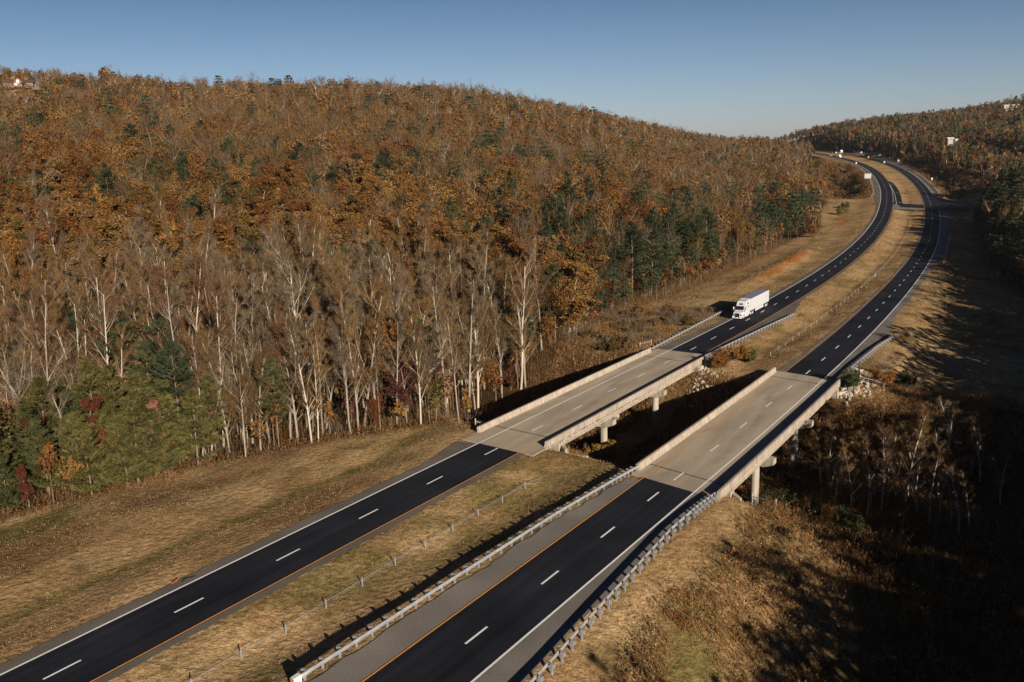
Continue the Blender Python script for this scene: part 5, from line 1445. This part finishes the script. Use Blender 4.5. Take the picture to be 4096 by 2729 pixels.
for (k, pi_, xy, sc, c_, lb, wd) in (
    ('shrub', 2, (13.0, 131.5), 1.25, (.22, .13, .035), 'tall olive and gold shrub at the foot of the far bridge pier', .9),
    ('shrub', 0, (15.6, 131.0), .95, (.40, .19, .035), 'bright orange leaved shrub right of the olive and gold shrub', .9),
    ('shrub', 1, (21.5, 133.5), 1.2, (.25, .12, .03), 'brown shrub in shade between the two bridges', 1.0),
    ('shrub', 0, (18.5, 124.5), .9, (.28, .14, .03), 'small golden shrub below the near bridge parapet', 1.0),
    ('shrub', 2, (43.0, 171.5), 1.0, (.26, .12, .03), 'copper shrub on the bank between the bridges at their upper ends', 1.3),
    ('shrub', 1, (46.2, 171.0), 1.25, (.12, .10, .035), 'olive shrub beside the copper shrub between the bridges', 1.2),
    ('shrub', 0, (38.8, 165.5), 1.05, (.22, .09, .025), 'rust shrub on the stones beside the far bridge girder', 1.3),
    ('shrub', 2, (33.0, 108.5), 1.05, (.04, .045, .018), 'dark green shrub below the near bridge by the tall pier', .95),
    ('shrub', 1, (37.8, 109.5), 1.5, (.03, .038, .016), 'tall narrow green shrub right of the near bridge piers', .6),
    ('shrub', 0, (29.5, 117.0), .95, (.28, .085, .025), 'red brown shrub against the near bridge pier', .8),
    ('shrub', 1, (24.6, 104.0), .55, (.20, .17, .03), 'yellow green bush on the grass slope under the near bridge', 1.2),
    ('shrub', 2, (38.0, 96.5), .95, (.03, .036, .016), 'dark bush in the shaded weeds below the near bridge', 1.0),
    ('shrub', 0, (57.0, 147.5), 1.1, (.06, .07, .025), 'dark green bush left of the pale stones', 1.1),
    ('shrub', 2, (63.5, 150.5), 1.0, (.24, .11, .03), 'orange brown shrub right of the pale stones', 1.2),
    ('shrub', 1, (61.0, 131.0), 1.1, (.36, .17, .035), 'bright orange shrub among the bare saplings', 1.2),
    ('shrub', 0, (68.0, 152.5), 1.0, (.055, .06, .025), 'dark bush on the slope right of the pale stones', 1.2),
    ('twiggy', 0, (66.0, 157.0), 1.0, TWIG['grey'], 'grey twiggy brush at the top of the right ravine slope', 1.3),
    ('twiggy', 1, (70.5, 154.0), 1.0, TWIG['brown'], 'brown twiggy brush on the shaded right slope', 1.3),
    ('shrub', 1, (46.5, 126.0), 1.0, (.26, .13, .03), 'golden shrub in the ravine behind the right piers', 1.1),
    ('shrub', 1, (75, 118), 1.2, (.36, .17, .03), 'orange leafed sapling in the deep shade at right', .8),
):
    single(k, pi_, xy, sc, c_, lb, name='shrub', cat='shrub', group=BG, wide=wd)
SG = 'bare saplings in the ravine below the near bridge'
for (x, y, pi_, sc, tw, lb) in (
    (46.0, 112.0, 1, .50, 'reddish', 'slim bare sapling nearest the right bridge piers'), (48.5, 113.5, 3, .48, 'reddish', 'bare reddish sapling right of the slim one by the piers'),
    (50.5, 111.0, 3, .56, 'tan', 'tall pale bare tree standing in the middle of the ravine'), (53.0, 112.5, 1, .55, 'tan', 'bare pale tree right of the tall one in the ravine'),
    (54.5, 117.0, 6, .5, 'grey', 'bare grey sapling behind the pale pair in the ravine'), (51.5, 118.5, 3, .42, 'reddish', 'thin reddish sapling behind the tall pale tree'),
    (43.0, 115.5, 6, .42, 'brown', 'bushy bare sapling just right of the near bridge'), (60.5, 122.0, 1, .42, 'grey', 'grey bare tree on the right slope of the ravine'),
    (62.0, 123.0, 3, .40, 'grey', 'second grey bare tree on the right ravine slope'), (64.5, 121.5, 6, .40, 'reddish', 'reddish bare tree rightmost on the ravine slope'),
    (58.5, 127.0, 6, .38, 'grey', 'small grey sapling above the others on the right slope'), (56.0, 121.0, 1, .36, 'brown', 'brown sapling between the pale and grey bare trees'),
    (47.0, 104.0, 6, .30, 'tan', 'low twiggy sapling near the dark bush below the bridge'), (69, 110, 3, .5, 'grey', 'dim bare tree in deep shade at the right')):
    single('bare', pi_, (x, y), sc, TWIG[tw], lb, 'pale', group=SG, wide=1.35)
RS = np.random.default_rng(19)
for q in range(26):
    single('bare', (1, 3, 6)[q % 3], (RS.uniform(43, 66), RS.uniform(106, 129)), RS.uniform(.28, .44), TWIG[('grey', 'tan', 'reddish')[q % 3]], 'thin bare sapling in the thicket round the pale trees of the ravine', 'pale', group='thin saplings in the ravine thicket', wide=1.5)
# brush strip between the far bridge and the woods
R8 = np.random.default_rng(8)
BR = 'shrubs in the brush left of the lorry'
k8 = 0
for q in range(46):
    s_ = R8.uniform(176, 236); wl_ = tab(s_, WOOD_L); d_ = -R8.uniform(9.5, min(wl_ + 3, 30))
    kk = 'twiggy' if R8.random() < .45 else 'shrub'
    cn = 'grey' if kk == 'twiggy' else ['rust brown', 'tan', 'olive brown', 'copper'][R8.integers(0, 4)]
    c_ = TWIG[cn] if kk == 'twiggy' else LEAF[cn]
    where = ('just behind the guard rail' if d_ > -15 else ('midway to the woods' if d_ > -22 else 'at the foot of the woods'))
    where2 = 'nearest the bridge' if s_ < 192 else ('midway along the rail' if s_ < 214 else 'nearest the lorry')
    o = single(kk, R8.integers(0, 2), offA(s_, d_), R8.uniform(.6, 1.15), tuple(np.array(c_) * R8.uniform(.8, 1.1)), f"{'grey twiggy' if kk == 'twiggy' else cn} shrub {where}, {where2}", name='shrub', cat='shrub', group=BR, wide=1.3)
for q in range(48):
    s_ = R8.uniform(665, 980); d_ = -R8.uniform(13, 55)
    cn = ['rust brown', 'olive brown', 'golden brown'][R8.integers(0, 3)]
    where2 = 'past the big grey board' if s_ > 830 else ('near the big grey board' if s_ > 740 else 'below the big grey board')
    single('shrub', R8.integers(0, 3), offA(s_, d_), R8.uniform(1.0, 2.0), LEAF[cn], f"{cn} bush {'close to' if d_ > -28 else 'well below'} the far left guard rail, {where2}", name='bush', cat='bush', group='bushes on the dark slope by the far left bend', wide=1.2)
for q in range(110):
    s_ = R8.uniform(660, 1090); d_ = R8.uniform(12, tab(s_, WOOD_R) + 2)
    cn = ['rust brown', 'olive brown', 'golden brown', 'tan'][R8.integers(0, 4)]
    where2 = 'by the lone white sign' if s_ < 830 else ('before the two legged sign' if s_ < 985 else 'by the orange diamond')
    single('shrub', R8.integers(0, 3), offB(s_, d_), R8.uniform(.7, 1.7), LEAF[cn], f"{cn} bush {'close outside' if d_ < 16 else 'up from'} the far right guard rail {where2}", name='bush', cat='bush', group='bushes outside the far right bend', wide=1.2)

# ---- stones below the abutments
R9 = np.random.default_rng(9)
stone_meshes = []
for k in range(6):
    mb = MB(); v = unit(R9.normal(size=(14, 3))) * R9.uniform(.7, 1.1, (14, 1)) * np.array([1, .8, .65])
    bm = bmesh.new()
    for p in v: bm.verts.new(p)
    bmesh.ops.convex_hull(bm, input=bm.verts)
    me = bpy.data.meshes.new('stone'); bm.to_mesh(me); bm.free(); me.materials.append(simple('stone_%s' % 'abcdef'[k], tuple(np.array((.36, .31, .265)) * R9.uniform(.75, 1.15)), .9, var=.25, scale=2)); stone_meshes.append(me)
def stones(n, fn, label, group, lo=.25, hi=.6):
    for k in range(n):
        for _ in range(40):
            x, y = fn()
            sa_, da_, _z = A.locate([x], [y]); sb_, db_, _z = B.locate([x], [y])
            if not (-7.2 < da_[0] < 6.4 or -6 < db_[0] < 7.3): break
        else: continue
        o = bpy.data.objects.new('stone', stone_meshes[R9.integers(0, 6)]); COL.objects.link(o)
        sc = R9.uniform(lo, hi); o.location = (x, y, gz(x, y) + sc * .25); o.scale = (sc * R9.uniform(.8, 1.3), sc, sc * R9.uniform(.7, 1)); o.rotation_euler = R9.uniform(0, 6.28, 3)
        tag(o, label, 'stone', group)
def f1_():
    t = R9.random(); p = np.array([60.8, 160.5]) * (1 - t) + np.array([56.8, 145.5]) * t + R9.normal(0, 1.1 + t, 2) * np.array([1, .7]); return p
stones(190, f1_, 'pale angular stone of the riprap fan beside the near bridge', 'riprap stones right of the near bridge')
stones(60, lambda: np.array([32.5, 172.0]) + R9.normal(0, 1, 2) * np.array([3.2, 3.0]) + R9.random() * np.array([-3, -7]), 'brown grey stone of the riprap under the far bridge upper end', 'riprap stones under the far bridge')
stones(26, lambda: A.at(122.5, 0)[:2] + np.array([6.5 + R9.random() * 9, -4.2 + R9.normal(0, .5) - R9.random() * 2.5]), 'light stone along the grass brink between the two bridges', 'stones at the brink between the bridges', .15, .35)
stones(40, lambda: B.at(150, 0)[:2] + R9.normal(0, 3.2, 2) + np.array([2.0, 4.5]), 'stone on the shaded bank behind the near bridge pier', 'riprap stones under the near bridge')

# ---- dry weeds, brush and grass: nobody could count these
def weeds(name, label, x, y, h, cols, per, w, seed, seedheads=True, zoff=0.0, kind='stuff', spread=.35):
    R = np.random.default_rng(seed); z = ground_z(x, y) + zoff
    n = len(x); hh_ = h if np.ndim(h) else np.full(n, h)
    base = np.repeat(np.stack([x, y, z - .05], 1), per, 0) + np.concatenate([R.normal(0, spread * .5, (n * per, 2)), np.zeros((n * per, 1))], 1)
    d = np.concatenate([R.normal(0, .28, (n * per, 2)), np.ones((n * per, 1))], 1)
    L = np.repeat(hh_, per) * R.uniform(.55, 1.1, n * per)
    ci = R.integers(0, len(cols), n); c_ = np.array(cols)[ci] * R.uniform(.7, 1.25, (n, 1))
    V, F = spikes(R, base, d, L, w * R.uniform(.7, 1.3, n * per)); T = np.repeat(np.repeat(c_, per, 0) * R.uniform(.75, 1.2, (n * per, 1)), 3, 0)
    if seedheads:
        tops = base + unit(d) * (L * R.uniform(.55, 1.0, n * per))[:, None]
        V2, F2, T2 = leaf_tris(R, tops, 3, .16, w * 2.4, 1.0, np.repeat(c_, per, 0) * 1.05)
        V = np.concatenate([V, V2]); T = np.concatenate([T, T2])
    me = np_mesh(name, V, np.arange(len(V)).reshape(-1, 3), ['far_leaf'], T)
    o = link_mesh(name, me); tag(o, label, 'weeds', kind=kind); return o
WEED = [(.30, .18, .08), (.24, .13, .05), (.19, .10, .04), (.34, .22, .11), (.16, .11, .045), (.26, .12, .04)]
def in_frame(x, y, m=.04):
    z = ground_z(x, y); q = project(np.stack([x, y, z], 1)); return (q[:, 0] > -m) & (q[:, 0] < 1 + m) & (q[:, 1] < 1 + m * 2) & (q[:, 2] > 5)
# tall weeds on the low ground right of the near bridge
x, y = cands(8, 110, 55, 165, .56, 61); s_, d_, _ = B.locate(x, y)
u_ = d_ - edgeB_R(s_)
m = (d_ > 0) & (u_ > 2.2 + 4.5 * vnoise(x, y, 9, 66)) & (s_ < 178) & in_frame(x, y) & (vnoise(x, y, 7, 62) * .6 + vnoise(x, y, 2.4, 63) * .4 > .30)
m &= ~(np.abs((x - 58.8) * .966 - (y - 153) * .258) < 3.2) | (np.abs(y - 153) > 9.5)
x, y = x[m], y[m]
weeds('tall_weeds', 'tall tan and rust weeds on the low ground beside the near bridge', x, y, .35 + 2.4 * vnoise(x, y, 6, 64) * (.35 + .9 * vnoise(x, y, 1.6, 65)), [(.28, .165, .07), (.21, .11, .042), (.16, .08, .03), (.31, .20, .10), (.12, .08, .032), (.22, .10, .032)], 5, .05, 71)
# fringe of weeds and saplings along the wood edge
x, y = cands(-90, 130, 60, 420, .75, 67); s_, d_, _ = A.locate(x, y); e = -d_ - tab(s_, WOOD_L)
m = (d_ < 0) & (e > -3.2 + 2 * vnoise(x, y, 6, 68)) & (e < 6) & in_frame(x, y) & (s_ < 440); m &= np.random.default_rng(4).random(len(x)) < .85
x, y = x[m], y[m]; weeds('edge_weeds', 'brown weeds fringing the left woods above the grass verge', x, y, .35 + 1.7 * vnoise(x, y, 4, 69) * vnoise(x, y, 1.7, 70), [tuple(np.array(c) * .72) for c in WEED], 6, .045, 72, spread=.9)
# leafless saplings and brown undergrowth inside the wood edge
x, y = cands(-110, 130, 60, 420, 1.15, 87); s_, d_, _ = A.locate(x, y); e = -d_ - tab(s_, WOOD_L)
m = (d_ < 0) & (e > .5) & (e < 34) & in_frame(x, y, .08) & (s_ < 430) & (np.abs((x - CREEK_P[0]) * CREEK_N[0] + (y - CREEK_P[1]) * CREEK_N[1]) > 12)
x, y = x[m], y[m]; weeds('undergrowth', 'leafless saplings and brown undergrowth inside the left woods', x, y, 1.5 + 5.5 * np.random.default_rng(14).random(len(x)) ** 2, [(.14, .095, .052), (.12, .066, .028), (.10, .05, .018), (.22, .17, .115), (.14, .066, .02)], 4, .05, 88, spread=.9)
# brush between the bridges and behind the far bridge
x, y = cands(-15, 75, 120, 260, .7, 73); s_, d_, _ = A.locate(x, y)
cc_ = np.abs((x - CREEK_P[0]) * CREEK_N[0] + (y - CREEK_P[1]) * CREEK_N[1])
sb_, db_, _ = B.locate(x, y)
zc_ = ground_z(x, y)
m = (((d_ < -8.2) & (s_ > 168) & (s_ < 240) & (-d_ < tab(s_, WOOD_L) + 2)) | ((cc_ < 27) & (zc_ < -1.6) & (d_ > -26) & (db_ < 8) & (y < 215))) & in_frame(x, y) & (vnoise(x, y, 4, 74) > .3)
x, y = x[m], y[m]; weeds('ravine_brush', 'dry brush in the ravine and beside the far bridge', x, y, .5 + 1.3 * vnoise(x, y, 5, 75), WEED, 5, .05, 76)
# slopes round the far bend
x, y = cands(170, 440, 540, 1080, 1.8, 77); s_, d_, _ = A.locate(x, y); sb_, db_, _ = B.locate(x, y)
m = (((d_ < -9) & (s_ > 650) & (s_ < 1010) & (-d_ < 64)) | ((db_ > 9.5) & (sb_ > 655) & (db_ < tab(sb_, WOOD_R) + 4))) & in_frame(x, y)
x, y = x[m], y[m]; weeds('slope_brush', 'dark brown brush on the slopes round the far bend', x, y, 1.0 + 1.6 * vnoise(x, y, 9, 78), [tuple(np.array(c) * .75) for c in WEED], 4, .18, 79)
# grass: tufts over the mown verges and the median
x, y = cands(-60, 70, 58, 235, .42, 81); s_, d_, _ = A.locate(x, y); sb_, db_, _ = B.locate(x, y)
uu = np.where(d_ < 0, -d_ + edgeA_L(s_), np.where(db_ > 0, db_ - edgeB_R(sb_), np.minimum(d_ - edgeA_R(s_), -db_ + edgeB_L(sb_))))
m = (uu > .15) & (uu < 44) & in_frame(x, y) & (ground_z(x, y) > -4.5)
m &= ~((d_ < 0) & (-d_ > tab(s_, WOOD_L) + 1))
x, y = x[m], y[m]; k = np.random.default_rng(6).random(len(x)) < .8
x, y = x[k], y[k]
GR = [(.42, .27, .145), (.38, .235, .12), (.33, .20, .095), (.45, .305, .17), (.24, .175, .08), (.29, .17, .08)]
weeds('dry_grass', 'straw coloured mown grass on the verges and median', x, y, .08 + .17 * vnoise(x, y, 2, 82), GR, 5, .055, 83, seedheads=False, spread=.4)
x, y = cands(40, 270, 215, 560, 1.1, 84); s_, d_, _ = A.locate(x, y); sb_, db_, _ = B.locate(x, y)
uu = np.where(d_ < 0, -d_ + edgeA_L(s_), np.where(db_ > 0, db_ - edgeB_R(sb_), np.minimum(d_ - edgeA_R(s_), -db_ + edgeB_L(sb_))))
m = (uu > .4) & (uu < 36) & in_frame(x, y) & ~((d_ < 0) & (-d_ > tab(s_, WOOD_L) + 1)); x, y = x[m], y[m]
weeds('far_grass', 'straw coloured grass along the road beyond the bridges', x, y, .14 + .22 * vnoise(x, y, 6, 85), GR, 3, .13, 86, seedheads=False, spread=.8)

# ---- three far houses among the trees
def house(label, p, rot, L, Wd, H, roof_h, wall, roof, windows, wing=None):
    root = empty('house', p, rot, label, 'house')
    base = -8
    mb = MB(); mb.box((0, 0, (H + base) / 2), (L, Wd, H - base)); wl_ = mb.build('wall', wall, root)
    mb = MB(); e = .5
    mb.add([(-L / 2 - e, -Wd / 2 - e, H - .1), (L / 2 + e, -Wd / 2 - e, H - .1), (L / 2 + e, Wd / 2 + e, H - .1), (-L / 2 - e, Wd / 2 + e, H - .1), (-L / 2 - e, 0, H + roof_h), (L / 2 + e, 0, H + roof_h)],
           [(0, 1, 5, 4), (2, 3, 4, 5), (0, 4, 3), (1, 2, 5), (3, 2, 1, 0)])
    mb.build('roof', roof, root)
    for (x, z, w, h) in windows:
        mb = MB(); mb.box((x, -Wd / 2 - .04, z), (w, .12, h)); f = mb.build('window', 'pale_wall', root)
        mb = MB(); mb.box((x, -Wd / 2 - .11, z), (w * .8, .04, h * .8)); mb.build('pane', 'glass_dark', f)
    return root
def face(p): return atan2(-p.y, -p.x) + pi / 2
hp = HOUSES[0][0]
h1 = house('brown roofed house with a tall glazed gable on the left hilltop', hp, face(hp) - .1, 20, 9, 3.2, 2.6, 'wood_wall', 'dark_roof', [(-6.5, 1.6, 1.6, 1.4), (6, 1.6, 1.6, 1.4), (8.5, 1.6, 1.2, 1.4)])
mb = MB(); mb.add([(-3.2, -6.2, -4), (3.2, -6.2, -4), (3.2, -6.2, 3.4), (0, -6.2, 6.8), (-3.2, -6.2, 3.4), (-3.2, 2, -4), (3.2, 2, -4), (3.2, 2, 3.4), (0, 2, 6.8), (-3.2, 2, 3.4)], [(0, 1, 2, 3, 4), (9, 8, 7, 6, 5), (0, 5, 6, 1), (1, 6, 7, 2), (4, 3, 8, 9), (3, 2, 7, 8), (0, 4, 9, 5)])
mb.build('gable', 'wood_wall', h1); h1.scale = (.8, .8, .8)
for (x, z) in ((-1.4, 1.5), (1.4, 1.5), (0, 4.1)):
    mb = MB(); mb.box((x, -6.24, z), (2.0, .08, 2.3)); mb.build('gable_window', 'pale_wall', h1)
mb = MB()
for sg in (1, -1): mb.add([(sg * 3.9, -6.8, 2.7), (0, -6.8, 7.2), (0, 2.3, 7.2), (sg * 3.9, 2.3, 2.7), (sg * 3.9, -6.8, 2.45), (0, -6.8, 6.95), (0, 2.3, 6.95), (sg * 3.9, 2.3, 2.45)], [(0, 1, 2, 3), (7, 6, 5, 4), (0, 4, 5, 1), (3, 2, 6, 7), (0, 3, 7, 4)])
mb.build('gable_roof', 'dark_roof', h1)
mb = MB(); mb.box((2, -8, -.6), (26, 3.2, .3)); mb.box((13, -9.4, -1.4), (9, .3, 2.0)); mb.build('terrace', 'earth', h1)
mb = MB(); mb.box((4.5, .8, 5.6), (1.0, 1.0, 2.6)); mb.build('chimney', 'wood_wall', h1)
hp = HOUSES[1][0]
h2 = house('white two storey house half hidden in the trees of the right hill', hp, face(hp) + .5, 12, 8, 6.0, 2.6, 'post_wood', 'metal_roof', [(-4, 1.6, 1.2, 1.6), (-1, 1.6, 1.2, 1.6), (3.5, 1.6, 1.2, 1.6), (-4, 4.4, 1.2, 1.5), (0, 4.4, 1.2, 1.5), (4, 4.4, 1.2, 1.5)])
mb = MB(); mb.box((10, 1, .2), (9, 6, 8)); mb.build('side_wing', 'pale_wall', h2); h2.scale = (.54, .54, .54)
mb = MB(); mb.add([(5.5, -2.3, 4.1), (14.8, -2.3, 4.1), (14.8, 4.3, 4.1), (5.5, 4.3, 4.1), (5.5, 1, 5.9), (14.8, 1, 5.9)], [(0, 1, 5, 4), (2, 3, 4, 5), (0, 4, 3), (1, 2, 5), (3, 2, 1, 0)]); mb.build('wing_roof', 'metal_roof', h2)
hp = HOUSES[2][0]
h3 = house('long pale metal roofed house high on the right hill', hp, face(hp), 22, 9, 2.8, 3.0, 'pale_wall', 'metal_roof', [(-7, 1.4, 1.6, 1.3), (-2, 1.4, 1.6, 1.3), (4, 1.4, 1.6, 1.3)])
mb = MB(); mb.add([(7, -7.5, -6), (12.5, -7.5, -6), (12.5, -7.5, 3.0), (9.75, -7.5, 6.0), (7, -7.5, 3.0), (7, 2, -6), (12.5, 2, -6), (12.5, 2, 3), (9.75, 2, 6), (7, 2, 3)], [(0, 1, 2, 3, 4), (9, 8, 7, 6, 5), (0, 5, 6, 1), (1, 6, 7, 2), (4, 3, 8, 9), (3, 2, 7, 8), (0, 4, 9, 5)]); mb.build('front_gable', 'pale_wall', h3); h3.scale = (.75, .75, .75)

# ---- the air between here and the far hills
HAZE = 0.00004
mb = MB(); mb.box((0, 4000, 90), (5600, 8600, 300)); hz = mb.build('haze', 'earth')
m_ = bpy.data.materials.new('haze'); m_.use_nodes = True; nt_ = m_.node_tree; nt_.nodes.clear()
out_ = nt_.nodes.new('ShaderNodeOutputMaterial'); pv_ = nt_.nodes.new('ShaderNodeVolumePrincipled')
pv_.inputs['Color'].default_value = (.82, .88, .95, 1); pv_.inputs['Density'].default_value = HAZE; pv_.inputs['Anisotropy'].default_value = .2
nt_.links.new(pv_.outputs[0], out_.inputs['Volume'])
hz.data.materials.clear(); hz.data.materials.append(m_); hz['kind'] = 'stuff'; hz['label'] = 'thin blue haze over the far wooded hills'; hz['category'] = 'haze'
